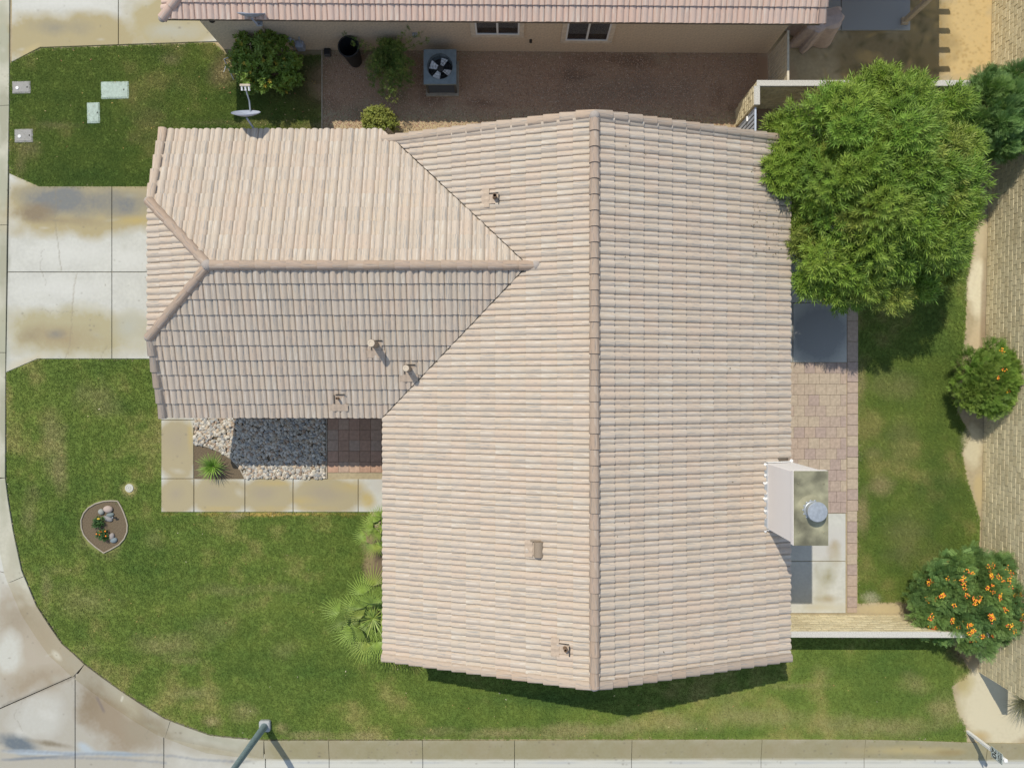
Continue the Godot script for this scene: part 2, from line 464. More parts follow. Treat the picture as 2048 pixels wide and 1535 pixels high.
	# worn rings round the valve lid and the planting bed, soil in the beds
	blob(258, 977, 22, 20, 0, [0.40, 0.32, 0.15], 0.9, 0.7, 0.7); blob(208, 1055, 58, 64, 0, [0.28, 0.23, 0.10], 0.55, 0.5, 0.6); blob(752, 1110, 26, 75, 0, SOIL, 0.95, 0.4); blob(735, 1090, 14, 60, 0, DRY, 0.6, 0.7)
	blob(560, 1027, 240, 5, 0, [0.42, 0.28, 0.08], 0.8, 0.7, 0.8); blob(470, 1030, 30, 10, 0, DRY, 0.8, 0.7, 0.8)
	return baked()

func paint_concrete() -> ImageTexture:
	for at in MW * MH:
		var k := 0.86 + 0.16 * n_fine[at] / 255.0 + 0.14 * n_mid[at] / 255.0
		gr[at] = 0.475 * k; gg[at] = 0.475 * k; gb[at] = 0.43 * k
	gain = 1.2
	var TAN := [0.35, 0.295, 0.165]; var BLUE := [0.165, 0.170, 0.165]; var BROWN := [0.21, 0.165, 0.105]; var WHITE := [0.54, 0.54, 0.50]; var OLIVE := [0.285, 0.262, 0.160]; var GREY := [0.38, 0.38, 0.32]
	# driveway: blue-grey tyre band above, rust-tan fringe, tan lower half
	blob(170, 410, 240, 75, 0, TAN, 0.9, 0.35, 0.35); blob(130, 400, 130, 42, 2, BLUE, 0.85, 0.7, 0.5); blob(250, 408, 60, 36, 0, BLUE, 0.75, 0.7, 0.4); blob(60, 425, 60, 24, 0, BROWN, 0.85, 0.7); blob(270, 440, 50, 14, 0, [0.40, 0.31, 0.12], 0.7, 0.8); blob(120, 440, 110, 12, 3, BROWN, 0.5, 0.9)
	blob(250, 470, 30, 16, 0, GREY, 0.5, 0.9); blob(150, 505, 120, 30, 0, WHITE, 0.6, 0.8); blob(260, 520, 50, 30, 0, WHITE, 0.6, 0.8); blob(120, 575, 120, 26, 0, WHITE, 0.6, 0.8); blob(50, 350, 40, 20, 20, [0.40, 0.35, 0.21], 0.8, 0.6)
	blob(140, 665, 210, 62, 0, [0.36, 0.325, 0.20], 0.9, 0.5, 0.4); blob(120, 675, 120, 34, 0, [0.30, 0.24, 0.14], 0.75, 0.8); blob(110, 668, 26, 14, 0, BLUE, 0.5, 0.9); blob(255, 655, 40, 40, 0, GREY, 0.7, 0.9); blob(60, 670, 40, 20, 0, BROWN, 0.4, 0.9); blob(60, 720, 60, 14, -20, [0.45, 0.41, 0.30], 0.7, 0.7)
	line([Vector2(110, 372), Vector2(112, 410), Vector2(109, 440), Vector2(116, 490), Vector2(122, 541)], 1.6, [0.20, 0.18, 0.13], 0.35); line([Vector2(153, 546), Vector2(146, 590), Vector2(142, 650), Vector2(139, 690), Vector2(131, 717)], 1.6, [0.24, 0.20, 0.14], 0.35)
	# neighbour's driveway
	blob(130, 75, 210, 62, 0, TAN, 0.9, 0.4, 0.4); blob(340, 40, 110, 75, 0, [0.37, 0.32, 0.18], 0.9, 0.4, 0.4); blob(110, 55, 70, 24, 0, BLUE, 0.45, 0.9); blob(350, 62, 80, 24, 0, GREY, 0.6, 0.9); blob(130, 5, 130, 18, 0, WHITE, 0.8, 0.8); blob(60, 100, 30, 12, -30, [0.44, 0.36, 0.18], 0.6, 0.8)
	# left gutter
	for y in 7: blob(6, 80 + y * 150, 18, 70, 0, [0.34, 0.345, 0.29] if y % 2 else [0.37, 0.38, 0.32], 0.85, 0.5)
	# entry walk, warm tan
	for p: Array in [[355, 900, 50, 75], [355, 990, 50, 45], [438, 990, 70, 45], [538, 990, 70, 45], [652, 990, 90, 45]]: blob(p[0], p[1], p[2], p[3], 0, [0.345, 0.295, 0.180], 0.95, 0.3, 0.25)
	for p: Array in [[355, 880, 30, 40], [430, 985, 40, 22], [530, 985, 38, 20], [650, 985, 60, 20], [352, 985, 22, 22]]: blob(p[0], p[1], p[2], p[3], 0, [0.31, 0.265, 0.185], 0.7, 0.9)
	for p: Array in [[560, 965, 60, 8], [700, 970, 40, 20], [590, 1015, 120, 8], [440, 1015, 60, 7], [380, 870, 8, 50], [600, 1000, 40, 14]]: blob(p[0], p[1], p[2], p[3], 0, [0.42, 0.325, 0.13], 0.5, 0.9)
	blob(760, 968, 26, 20, 0, [0.46, 0.45, 0.41], 0.9, 0.8); blob(733, 1000, 20, 24, 0, [0.42, 0.33, 0.13], 0.7, 0.8)
	# street corner: brown deposits, a white island, dark wet-looking streaks along the gutter
	blob(60, 1450, 420, 300, 0, [0.355, 0.335, 0.285], 0.85, 0.4, 0.3)
	blob(70, 1270, 130, 150, 30, [0.36, 0.32, 0.25], 0.9, 0.5); blob(30, 1240, 60, 60, 0, BROWN, 0.35, 0.9); blob(60, 1370, 90, 36, -20, [0.29, 0.24, 0.17], 0.8, 0.7); blob(14, 1300, 36, 50, 0, [0.47, 0.47, 0.42], 0.8, 0.5, 0.6); blob(80, 1280, 40, 40, 0, [0.33, 0.28, 0.21], 0.6, 0.9); blob(110, 1310, 10, 18, -45, [0.52, 0.5, 0.44], 0.8, 0.6)
	blob(230, 1440, 110, 70, 25, [0.26, 0.21, 0.145], 0.9, 0.6); blob(175, 1400, 40, 70, 0, BROWN, 0.6, 0.9); blob(290, 1460, 60, 50, 20, [0.27, 0.235, 0.17], 0.7, 0.8); blob(75, 1430, 75, 60, 0, [0.45, 0.45, 0.41], 0.6, 0.6)
	blob(420, 1500, 110, 22, 8, [0.33, 0.30, 0.23], 0.7, 0.8)
	blob(30, 1490, 60, 20, 15, [0.12, 0.145, 0.165], 0.85, 0.7); blob(100, 1488, 50, 8, 8, [0.20, 0.17, 0.12], 0.8, 0.7)
	blob(80, 1506, 110, 7, 2, [0.34, 0.40, 0.45], 0.8, 0.7); blob(70, 1516, 90, 4, -4, [0.15, 0.17, 0.19], 0.8, 0.8); blob(230, 1508, 90, 6, 3, [0.30, 0.36, 0.40], 0.8, 0.8); blob(165, 1495, 26, 12, 30, [0.36, 0.42, 0.46], 0.7, 0.8)
	line([Vector2(0, 1502), Vector2(70, 1504), Vector2(140, 1508), Vector2(200, 1508), Vector2(300, 1510), Vector2(340, 1512), Vector2(390, 1520), Vector2(520, 1525)], 4.0, [0.20, 0.22, 0.25], 0.16); line([Vector2(0, 1520), Vector2(60, 1517), Vector2(140, 1516), Vector2(230, 1518), Vector2(330, 1526)], 4.0, [0.19, 0.21, 0.24], 0.16)
	line([Vector2(0, 1413), Vector2(60, 1388), Vector2(146, 1352)], 5.0, [0.15, 0.13, 0.10], 0.12); line([Vector2(190, 1395), Vector2(205, 1425)], 4.0, [0.17, 0.14, 0.12], 0.3)
	line([Vector2(245, 1392), Vector2(241, 1402)], 3.0, [0.7, 0.7, 0.66], 0.6)
	# curb: olive-tan crown; pale gutter pan with faint streaks
	for k in 34: blob(540 + k * 50, 1501, 70, 34, 0, OLIVE if k % 3 else [0.30, 0.265, 0.17], 0.55, 0.3, 0.2)
	blob(1830, 1500, 130, 12, 0, [0.42, 0.36, 0.20], 0.7, 0.8); blob(1900, 1504, 40, 8, 0, [0.28, 0.22, 0.11], 0.6, 0.9); blob(440, 1478, 100, 16, 14, GREY, 0.6, 0.7); blob(250, 1400, 30, 60, -50, [0.44, 0.42, 0.34], 0.5, 0.8)
	for k in 34: blob(540 + k * 50, 1531, 60, 13, 0, [0.50, 0.50, 0.45], 0.7, 0.3, 0.1)
	for k in 12: blob(600 + k * 130, 1526, 90, 2.5, 0, [0.34, 0.35, 0.33] if k % 2 else [0.36, 0.38, 0.39], 0.6, 0.9, 1.0)
	blob(110, 1230, 16, 70, -25, [0.41, 0.38, 0.31], 0.7, 0.7); blob(35, 1110, 24, 60, 0, GREY, 0.6, 0.8)
	# back patio slabs and the neighbour's slab
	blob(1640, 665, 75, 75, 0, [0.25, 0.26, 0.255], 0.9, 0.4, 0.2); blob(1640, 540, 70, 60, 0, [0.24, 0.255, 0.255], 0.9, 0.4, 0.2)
	blob(1660, 1080, 50, 50, 0, [0.47, 0.46, 0.43], 0.9, 0.6); blob(1655, 1150, 26, 34, 0, [0.27, 0.25, 0.15], 0.9, 0.9, 1.2); blob(1668, 1090, 16, 30, 0, [0.36, 0.31, 0.22], 0.9, 0.9, 1.2); blob(1650, 1195, 30, 14, 0, [0.33, 0.28, 0.18], 0.9, 0.9, 1.2); blob(1640, 1180, 24, 40, 0, [0.36, 0.34, 0.24], 0.6, 0.9, 1.2); blob(1672, 1120, 14, 50, 0, [0.40, 0.37, 0.28], 0.6, 0.9, 1.2); blob(1640, 1212, 60, 12, 0, [0.44, 0.41, 0.31], 0.7, 0.8)
	blob(1740, 20, 120, 70, 0, [0.27, 0.29, 0.30], 0.95, 0.3, 0.2)
	for k in 420:
		var q := Vector2(rng.randf_range(-20, 500), rng.randf_range(0, 1530)) if k % 3 else Vector2(rng.randf_range(500, 2048), rng.randf_range(1480, 1530))
		blob(q.x, q.y, rng.randf_range(1.5, 4), rng.randf_range(1.5, 3), 0, [0.17, 0.15, 0.12], rng.randf_range(0.15, 0.5), 0.6, 0.6)
	for k in 9:
		var q := Vector2(rng.randf_range(20, 440), [rng.randf_range(380, 710), rng.randf_range(1200, 1520)][k % 2])
		var pts := [q]
		for j in 7:
			q += Vector2(rng.randf_range(-9, 9), rng.randf_range(6, 16)) if k % 3 else Vector2(rng.randf_range(6, 16), rng.randf_range(-7, 7))
			pts.append(q)
		line(pts, 1.2, [0.20, 0.18, 0.14], 0.3)
	for k in 90:
		var q := Vector2(rng.randf_range(-20, 480), rng.randf_range(0, 1530))
		blob(q.x, q.y, rng.randf_range(4, 26), rng.randf_range(3, 12), rng.randf_range(-25, 25), GREY if k % 2 else WHITE, 0.25, 0.9, 1.2)
	return baked()

# ---------------------------------------------------------------- roofs
const TW := 0.308      # width a tile covers
const TE := 0.386      # length of a tile left in view
const PROFILE := [Vector2(0, -0.004), Vector2(0.03, 0.012), Vector2(0.10, 0.036), Vector2(0.20, 0.050), Vector2(0.30, 0.055), Vector2(0.40, 0.050), Vector2(0.50, 0.036), Vector2(0.565, 0.014), Vector2(0.60, 0.002), Vector2(0.64, 0.010), Vector2(0.70, 0.027), Vector2(0.79, 0.036), Vector2(0.88, 0.034), Vector2(0.95, 0.026), Vector2(0.962, 0.009), Vector2(1.0, -0.004)]
var tile_variants: Array[MB] = []
var tile_meshes: Array[ArrayMesh] = []
var ridge_meshes: Array[ArrayMesh] = []
var rake_meshes := {}

func make_tiles() -> void:
	for k in 14:
		var mb := MB.new()
		var tint: Color = [Color(1, 1, 1), Color(1.0, 0.97, 0.95), Color(0.98, 0.985, 0.98), Color(1.04, 1.03, 1.015), Color(0.955, 0.96, 0.955), Color(1.02, 0.985, 0.96), Color(0.975, 0.955, 0.94)][k % 7]
		var o := Vector2(rng.randf(), rng.randf())
		var ln := TE + 0.05
		for i in PROFILE.size() - 1:
			var a: Vector2 = PROFILE[i]; var b: Vector2 = PROFILE[i + 1]
			var na := Vector3(0, 1, 0.06); var nb := na
			var s0: Vector2 = PROFILE[maxi(i - 1, 0)]; var s1: Vector2 = PROFILE[mini(i + 2, PROFILE.size() - 1)]
			if absf(b.x - a.x) < 0.011: na = Vector3(1, 0.2, 0); nb = na
			else:
				na.x = -(b.y - s0.y) / ((b.x - s0.x) * TW); nb.x = -(s1.y - a.y) / ((s1.x - a.x) * TW)
			na = na.normalized(); nb = nb.normalized()
			var p := Vector3(a.x * TW, a.y + 0.046, 0.0); var q := Vector3(b.x * TW, b.y + 0.046, 0.0)
			var r := Vector3(b.x * TW, b.y, -ln); var t := Vector3(a.x * TW, a.y, -ln)
			var up := Vector2(a.x * 0.22, 0.0) + o; var uq := Vector2(b.x * 0.22, 0.0) + o; var ur := Vector2(b.x * 0.22, 0.30) + o; var ut := Vector2(a.x * 0.22, 0.30) + o
			mb.tris(p, q, r, na, nb, nb, tint, up, uq, ur); mb.tris(p, r, t, na, nb, na, tint, up, ur, ut)
			var d := Vector3(0, -0.014, 0)
			mb.tri(p, q, q + d, Vector3.BACK, tint, up, uq, uq); mb.tri(p, q + d, p + d, Vector3.BACK, tint, up, uq, up)
		tile_variants.append(mb)
		tile_meshes.append(mb.mesh())
	for k in 5:                                        # ridge and hip covers: tapered half barrels
		var mb := MB.new()
		var tint: Color = [Color(1, 1, 1), Color(0.95, 0.95, 0.95), Color(1.04, 1.02, 1.0), Color(0.99, 0.96, 0.93), Color(1.0, 0.99, 1.0)][k]
		var o := Vector2(rng.randf(), rng.randf())
		for j in 10:
			var a0 := deg_to_rad(-100.0 + 20.0 * j); var a1 := deg_to_rad(-80.0 + 20.0 * j)
			var n0 := Vector3(sin(a0), cos(a0), 0); var n1 := Vector3(sin(a1), cos(a1), 0)
			var p := n0 * 0.128 + Vector3(0, 0.016, 0); var q := n1 * 0.128 + Vector3(0, 0.016, 0)
			var r := n1 * 0.108 + Vector3(0, 0, -0.41); var t := n0 * 0.108 + Vector3(0, 0, -0.41)
			var up := Vector2(j * 0.022, 0) + o; var uq := Vector2(j * 0.022 + 0.022, 0) + o
			mb.tris(p, q, r, n0, n1, n1, tint, up, uq, uq + Vector2(0, 0.3)); mb.tris(p, r, t, n0, n1, n0, tint, up, uq + Vector2(0, 0.3), up + Vector2(0, 0.3))
			var ip := n0 * 0.112 + Vector3(0, 0.016, 0); var iq := n1 * 0.112 + Vector3(0, 0.016, 0)
			mb.tri(p, q, iq, Vector3.BACK, tint, up, uq, uq); mb.tri(p, iq, ip, Vector3.BACK, tint, up, uq, up)
		ridge_meshes.append(mb.mesh())
	for s: float in [-1.0, 1.0]:
		var set_: Array[ArrayMesh] = []
		for k in 4:
			var mb := MB.new()
			var tint: Color = [Color(1, 1, 1), Color(0.96, 0.96, 0.96), Color(1.05, 1.03, 1.0), Color(1.0, 0.96, 0.92)][k]
			var o := Vector2(rng.randf(), rng.randf())
			var pr := [Vector2(-0.115, 0.03), Vector2(-0.105, 0.062), Vector2(-0.07, 0.088), Vector2(-0.02, 0.098), Vector2(0.04, 0.098), Vector2(0.085, 0.084), Vector2(0.105, 0.05), Vector2(0.108, 0.0), Vector2(0.108, -0.11)]
			for i in pr.size() - 1:
				var a: Vector2 = pr[i]; var b: Vector2 = pr[i + 1]
				var s0: Vector2 = pr[maxi(i - 1, 0)]; var s1: Vector2 = pr[mini(i + 2, pr.size() - 1)]
				var ta := b - s0; var tb := s1 - a
				var na := Vector3(-ta.y * s, ta.x, 0.03).normalized(); var nb := Vector3(-tb.y * s, tb.x, 0.03).normalized()
				var p := Vector3(a.x * s, a.y + 0.050, 0.02); var q := Vector3(b.x * s, b.y + 0.050, 0.02)
				var r := Vector3(b.x * s * 0.84, b.y, -0.42); var t := Vector3(a.x * s * 0.84, a.y, -0.42)
				var up := Vector2(i * 0.03, 0) + o; var uq := Vector2(i * 0.03 + 0.03, 0) + o
				mb.tris(p, q, r, na, nb, nb, tint, up, uq, uq + Vector2(0, 0.3)); mb.tris(p, r, t, na, nb, na, tint, up, uq + Vector2(0, 0.3), up + Vector2(0, 0.3))
				var d := Vector3(-0.0 * s, -0.022, 0)
				mb.tri(p, q, q + d, Vector3.BACK, tint, up, uq, uq); mb.tri(p, q + d, p + d, Vector3.BACK, tint, up, uq, up)
			set_.append(mb.mesh())
		rake_meshes[s] = set_

func clip_tile(src: MB, planes: Array, xf: Transform3D, u0: float, v0: float) -> MB:   # the piece of a tile inside half-planes a*u + b*v + c >= 0 of the slope
	var out := MB.new()
	for k in range(0, src.v.size(), 3):
		var poly := []
		for j in 3: poly.append([src.v[k + j], src.n[k + j], src.u[k + j]])
		for pl: Vector3 in planes:
			var nxt := []
			for j in poly.size():
				var A: Array = poly[j]; var B: Array = poly[(j + 1) % poly.size()]
				var da: float = pl.x * (A[0].x + u0) + pl.y * (v0 - A[0].z) + pl.z
				var db: float = pl.x * (B[0].x + u0) + pl.y * (v0 - B[0].z) + pl.z
				if da >= 0.0: nxt.append(A)
				if (da >= 0.0) != (db >= 0.0):
					var t := da / (da - db)
					nxt.append([A[0].lerp(B[0], t), A[1].lerp(B[1], t), A[2].lerp(B[2], t)])
			poly = nxt
			if poly.size() < 3: break
		for j in range(1, poly.size() - 1):
			out.tris(xf * poly[0][0], xf * poly[j][0], xf * poly[j + 1][0], xf.basis * poly[0][1], xf.basis * poly[j][1], xf.basis * poly[j + 1][1], src.c[k], poly[0][2], poly[j][2], poly[j + 1][2])
	return out

# One slope: O its left eave corner seen from outside, U along the eave to the right, V up the slope. keep(u, v) gives the half-planes that hold there.
func slope(O: Vector3, U: Vector3, V: Vector3, L: float, up_len: float, keep: Callable, whole: Array, cut: Array, shift := 0.0) -> void:
	var N := U.cross(V)
	var cols := int(ceil((L + shift) / TW))
	var rows := int(ceil(up_len / TE))
	for i in rows:
		for j in cols:
			var u0 := j * TW - shift
			var v0 := i * TE - 0.02
			var planes: Array = keep.call(u0 + TW * 0.5, v0 + TE * 0.5)
			var ins := true
			var drop := false
			var pl := [Vector3(1, 0, 0.0), Vector3(-1, 0, L), Vector3(0, -1, up_len)]
			pl.append_array(planes)
			var used := []
			for h: Vector3 in pl:
				var low := INF; var high := -INF
				for w: Vector2 in [Vector2(0, 0), Vector2(TW, 0), Vector2(TW, TE + 0.05), Vector2(0, TE + 0.05)]:
					var d := h.x * (u0 + w.x) + h.y * (v0 + w.y) + h.z
					low = minf(low, d); high = maxf(high, d)
				if high <= 0.005: drop = true
				if low < -0.002:
					ins = false
					used.append(h)
			if drop: continue
			var k := rng.randi() % tile_meshes.size()
			var b := Basis(U, N, -V) * Basis.from_euler(Vector3(rng.randf_range(-0.004, 0.004), rng.randf_range(-0.005, 0.005), rng.randf_range(-0.006, 0.006)))
			var xf := Transform3D(b, O + U * (u0 + rng.randf_range(-0.002, 0.002)) + V * (v0 + rng.randf_range(-0.004, 0.004)))
			if ins: whole.append([k, xf])
			else: cut.append(clip_tile(tile_variants[k], used, xf, u0, v0))

func lay_tiles(roof: Node3D, whole: Array, cut: Array, m: Material, most: int) -> void:
	var base := roof.global_transform
	var rank := []
	for w: Array in whole:
		var p: Vector3 = base * (w[1] as Transform3D).origin
		var d := Vector3(0, H, 0) - p
		var nn: Vector3 = (base.basis * (w[1] as Transform3D).basis.y)
		rank.append([-(maxf(nn.dot(d.normalized()), 0.0) / d.length_squared()) + (1.0 if absf(p.z) > 11.4 else 0.0), w])
	rank.sort_custom(func(a, b): return a[0] < b[0])
	var st := SurfaceTool.new()
	st.begin(Mesh.PRIMITIVE_TRIANGLES)
	for i in rank.size():
		var w: Array = rank[i][1]
		if i < most: part("roof_tile", tile_meshes[w[0]], m, roof, w[1])
		else: st.append_from(tile_meshes[w[0]], 0, w[1])
	for c: MB in cut:
		if c.v.size() > 0: st.append_from(c.mesh(), 0, Transform3D.IDENTITY)
	part("roof_tiles", st.commit(), m, roof).set_meta("kind", "stuff")

func ridge_run(called: String, roof: Node3D, a: Vector3, b: Vector3, up: Vector3, m: Material, step := 0.37) -> void:   # covers laid from a (their open ends) to b
	var d := (b - a).normalized()
	var x := d.cross(up).normalized()
	var y := x.cross(d).normalized()
	var n := int(round(a.distance_to(b) / step))
	for i in n:
		var t := a + d * (a.distance_to(b) * i / n)
		var bs := Basis(x, y, -d) * Basis.from_euler(Vector3(rng.randf_range(-0.006, 0.006), rng.randf_range(-0.012, 0.012), 0))
		part(called, ridge_meshes[rng.randi() % 5], m, roof, Transform3D(bs, t))

func rake_run(roof: Node3D, a: Vector3, U: Vector3, V: Vector3, length: float, s: float, m: Material) -> void:   # edge tiles up a gable; s = 1 on a slope's right edge
	var n := int(round(length / TE))
	for i in n:
		var bs := Basis(U, U.cross(V), -V) * Basis.from_euler(Vector3(0, rng.randf_range(-0.015, 0.015), 0))
		part("rake_tile", rake_meshes[s][rng.randi() % 4], m, roof, Transform3D(bs, a + V * (length * i / n)))

func deck(mb: MB, pts: Array, thick := 0.1) -> void:     # a convex roof panel
	var nn: Vector3 = (pts[1] - pts[0]).cross(pts[2] - pts[0]).normalized()
	if nn.y < 0: nn = -nn
	var d := Vector3(0, -thick, 0)
	for k in range(1, pts.size() - 1):
		mb.tri(pts[0], pts[k], pts[k + 1], nn); mb.tri(pts[0] + d, pts[k] + d, pts[k + 1] + d, -nn)
	var mid := Vector3.ZERO
	for p: Vector3 in pts: mid += p / pts.size()
	for k in pts.size():
		var a: Vector3 = pts[k]; var b: Vector3 = pts[(k + 1) % pts.size()]
		mb.quad(a, b, b + d, a + d, ((a + b) * 0.5 - mid) * Vector3(1, 0, 1))

const XW := -3.29      # main wing eaves west and east, gables north and south
const XE := 7.12
const ZN := -6.28
const ZS := 7.02
const XR := 1.915
const GN := -6.51      # garage wing eaves north and south, ridge, west gable
const GS := 0.83
const GR := -2.84
const GX := -8.97

func build_house() -> void:
	var house := thing("house", "single-storey house with cream tiled roof filling the middle of the plot", "house")
	var hr := HE + (XR - XW) * P
	var gh := HE + (GR - GN) * P                       # garage ridge
	var hh := 0.66                                     # rise of the clipped gable's eave above the others
	var ha := hh / P                                   # how far in from the eaves that is
	var ax := GX + (GR - GN) - ha                      # apex of the hip
	# walls
	var mb := MB.new()
	mb.box(Vector3(XR, 1.2, (ZN + ZS) * 0.5), Vector3(9.2, 2.4, ZS - ZN - 0.6), 0.01)
	for z: float in [ZN + 0.32, ZS - 0.32]:            # gable triangles
		mb.tri(Vector3(-2.68, 2.4, z), Vector3(6.51, 2.4, z), Vector3(XR, hr - 0.28, z), Vector3(0, 0, z))
	part("wall", mb.mesh(), M.stucco_tan, house)
	mb = MB.new()
	mb.box(Vector3((GX + 0.55 + XW) * 0.5 + 0.3, 1.2, GR), Vector3(XW - GX + 0.1, 2.4, 6.1), 0.01)
	mb.quad(Vector3(GX + 0.56, 2.4, -5.85), Vector3(GX + 0.56, 2.4, 0.2), Vector3(GX + 0.56, HE + hh - 0.25, GR + 1.7), Vector3(GX + 0.56, HE + hh - 0.25, GR - 1.7), Vector3.LEFT)
	part("wall", mb.mesh(), M.stucco_tan, house)
	var door := MB.new()
	for i in 4: door.box(Vector3(GX + 0.53, 0.30 + i * 0.53, -2.9), Vector3(0.05, 0.51, 4.9), 0.01)
	part("garage_door", door.mesh(), M.white_paint, house)
	# roof boards
	mb = MB.new()
	deck(mb, [Vector3(XW, HE, ZN), Vector3(XW, HE, ZS), Vector3(XR, hr, ZS), Vector3(XR, hr, ZN)])
	deck(mb, [Vector3(XE, HE, ZN), Vector3(XE, HE, ZS), Vector3(XR, hr, ZS), Vector3(XR, hr, ZN)])
	var vx := XW + (gh - HE) / P
	deck(mb, [Vector3(GX, HE, GN), Vector3(XW, HE, GN), Vector3(vx, gh, GR), Vector3(ax, gh, GR), Vector3(GX, HE + hh, GN + ha)])
	deck(mb, [Vector3(GX, HE, GS), Vector3(XW, HE, GS), Vector3(vx, gh, GR), Vector3(ax, gh, GR), Vector3(GX, HE + hh, GS - ha)])
	deck(mb, [Vector3(GX, HE + hh, GN + ha), Vector3(GX, HE + hh, GS - ha), Vector3(ax, gh, GR)])
	var roof := part("roof", mb.mesh(), M.roof_board, house)
	mb = MB.new()                                      # valley gutters
	for s: Array in [[GN, 1.0], [GS, -1.0]]:
		var a := Vector3(XW, HE + 0.012, s[0]); var b := Vector3(vx, gh + 0.012, GR)
		var w := Vector3(0.09, 0.03, 0.09 * -s[1]) ; var w2 := Vector3(-0.09, 0.03, 0.09 * s[1])
		mb.quad(a, b, b + w, a + w, Vector3.UP); mb.quad(a, b, b + w2, a + w2, Vector3.UP)
	part("valley_flashing", mb.mesh(), M.dark_metal, roof)
	# tiles
	var whole := []
	var cut := []
	var up_w := Vector3(C, SN, 0); var up_e := Vector3(-C, SN, 0); var up_n := Vector3(0, SN, C); var up_s := Vector3(0, SN, -C)
	var len_main := (XR - XW) / C - 0.05
	var gap := 0.035
	var valley := func(u: float, v: float) -> Array:
		if ZN + u < GR: return [Vector3(-1, C, -(ZN - GR) + XW - vx - gap)]
		return [Vector3(1, C, ZN - GR + XW - vx - gap)]
	slope(Vector3(XW, HE, ZN), Vector3.BACK, up_w, ZS - ZN, len_main, valley, whole, cut)
	var by_chimney := func(u: float, v: float) -> Array:
		var z := ZS - u
		return [Vector3(0, 0, -1.0)] if z > 2.05 and z < 3.62 and v < 0.55 else []
	slope(Vector3(XE, HE, ZS), Vector3.FORWARD, up_e, ZS - ZN, len_main, by_chimney, whole, cut, 0.12)
	var glen := (GR - GN) / C - 0.05
	# north garage slope: u = -x from its east end; valley on the left, hip on the right
	var nx := vx + 0.4
	slope(Vector3(nx, HE, GN), Vector3.LEFT, up_n, nx - GX, glen, func(u: float, v: float) -> Array: return [Vector3(1, C, XW - nx - gap + 0.0) * Vector3(1, 1, 1), Vector3(-1, -C, nx - GX + ha - 0.02)], whole, cut, 0.1)
	slope(Vector3(GX, HE, GS), Vector3.RIGHT, up_s, vx + 0.4 - GX, glen, func(u: float, v: float) -> Array: return [Vector3(-1, C, XW - GX - gap), Vector3(1, -C, ha - 0.02)], whole, cut, 0.05)
	var hl := (GS - ha) - (GN + ha)
	slope(Vector3(GX - 0.02, HE + hh, GN + ha), Vector3.BACK, up_w, hl, hl * 0.5 / C, func(u: float, v: float) -> Array: return [Vector3(1, -C, 0.0), Vector3(-1, -C, hl)], whole, cut)
	for k in whole.size():                             # right-hand valley of the north slope is mirrored: nothing east of the valley line
		pass
	lay_tiles(roof, whole, cut, M.tile, 300)
	var lift := Vector3(0, 0.035, 0)
	ridge_run("ridge_tile", roof, Vector3(XR, hr, ZS + 0.02) + lift, Vector3(XR, hr, ZN + 0.05) + lift, Vector3.UP, M.ridge_tile)
	ridge_run("ridge_tile", roof, Vector3(ax + 0.05, gh, GR) + lift, Vector3(vx + 0.15, gh, GR) + lift, Vector3.UP, M.ridge_tile)
	for s: Array in [[GN + ha, 1.0], [GS - ha, -1.0]]:
		ridge_run("hip_tile", roof, Vector3(GX - 0.02, HE + hh, s[0]) + lift * 0.6, Vector3(ax, gh, GR) + lift * 0.8, Vector3.UP, M.ridge_tile, 0.42)
	for e: Array in [[Vector3(XW, HE, ZN), Vector3.BACK, up_w, -1.0], [Vector3(XW, HE, ZS), Vector3.BACK, up_w, 1.0], [Vector3(XE, HE, ZS), Vector3.FORWARD, up_e, -1.0], [Vector3(XE, HE, ZN), Vector3.FORWARD, up_e, 1.0]]:
		rake_run(roof, e[0], e[1], e[2], len_main + 0.05, e[3], M.rake_tile)
	rake_run(roof, Vector3(GX, HE, GN), Vector3.LEFT, up_n, ha / C, 1.0, M.rake_tile)
	rake_run(roof, Vector3(GX, HE, GS), Vector3.RIGHT, up_s, ha / C, -1.0, M.rake_tile)
	var nz := FastNoiseLite.new()
	nz.frequency = 0.02
	for q: Array in [[Vector3(GX - 0.03, HE + hh + 0.05, GN + ha), 0.10], [Vector3(GX - 0.03, HE + hh + 0.05, GS - ha), 0.10], [Vector3(ax, gh + 0.075, GR), 0.135], [Vector3(vx + 0.2, gh + 0.05, GR), 0.125], [Vector3(XR, hr + 0.06, ZN + 0.06), 0.12], [Vector3(XR, hr + 0.05, ZS - 0.02), 0.125]]:
		var mo := MB.new()
		mo.ball(q[0], Vector3(1.05, 0.95, 1.0) * q[1], Basis.IDENTITY, Color.WHITE, 8, 14, 0.16, nz)
		part("mortar_cap", mo.mesh(), M.mortar, roof)
	# fascia boards
	for f: Array in [[Vector3(XW + 0.02, HE - 0.13, (GS + ZS) * 0.5), Vector3(0.03, 0.17, ZS - GS)], [Vector3(XE - 0.02, HE - 0.13, (ZN + ZS) * 0.5), Vector3(0.03, 0.17, ZS - ZN)], [Vector3((GX + XW) * 0.5, HE - 0.13, GN + 0.02), Vector3(XW - GX, 0.17, 0.03)], [Vector3((GX + XW) * 0.5, HE - 0.13, GS - 0.02), Vector3(XW - GX, 0.17, 0.03)]]:
		mb.box(f[0], f[1], 0.004)
		part("fascia", mb.mesh(), M.tan_paint, house)
	# chimney
	mb = MB.new()
	var cc := Vector3(6.84, 0, 2.84)
	mb.box(cc + Vector3(0, 2.19, 0), Vector3(0.74, 4.38, 1.66), 0.012)
	var ch := part("chimney", mb.mesh(), M.stucco_white, house)
	mb = MB.new()
	mb.box(cc + Vector3(0, 4.40, 0), Vector3(0.80, 0.16, 1.72), 0.01)
	part("chimney_trim", mb.mesh(), M.stucco_white, ch)
	mb = MB.new()
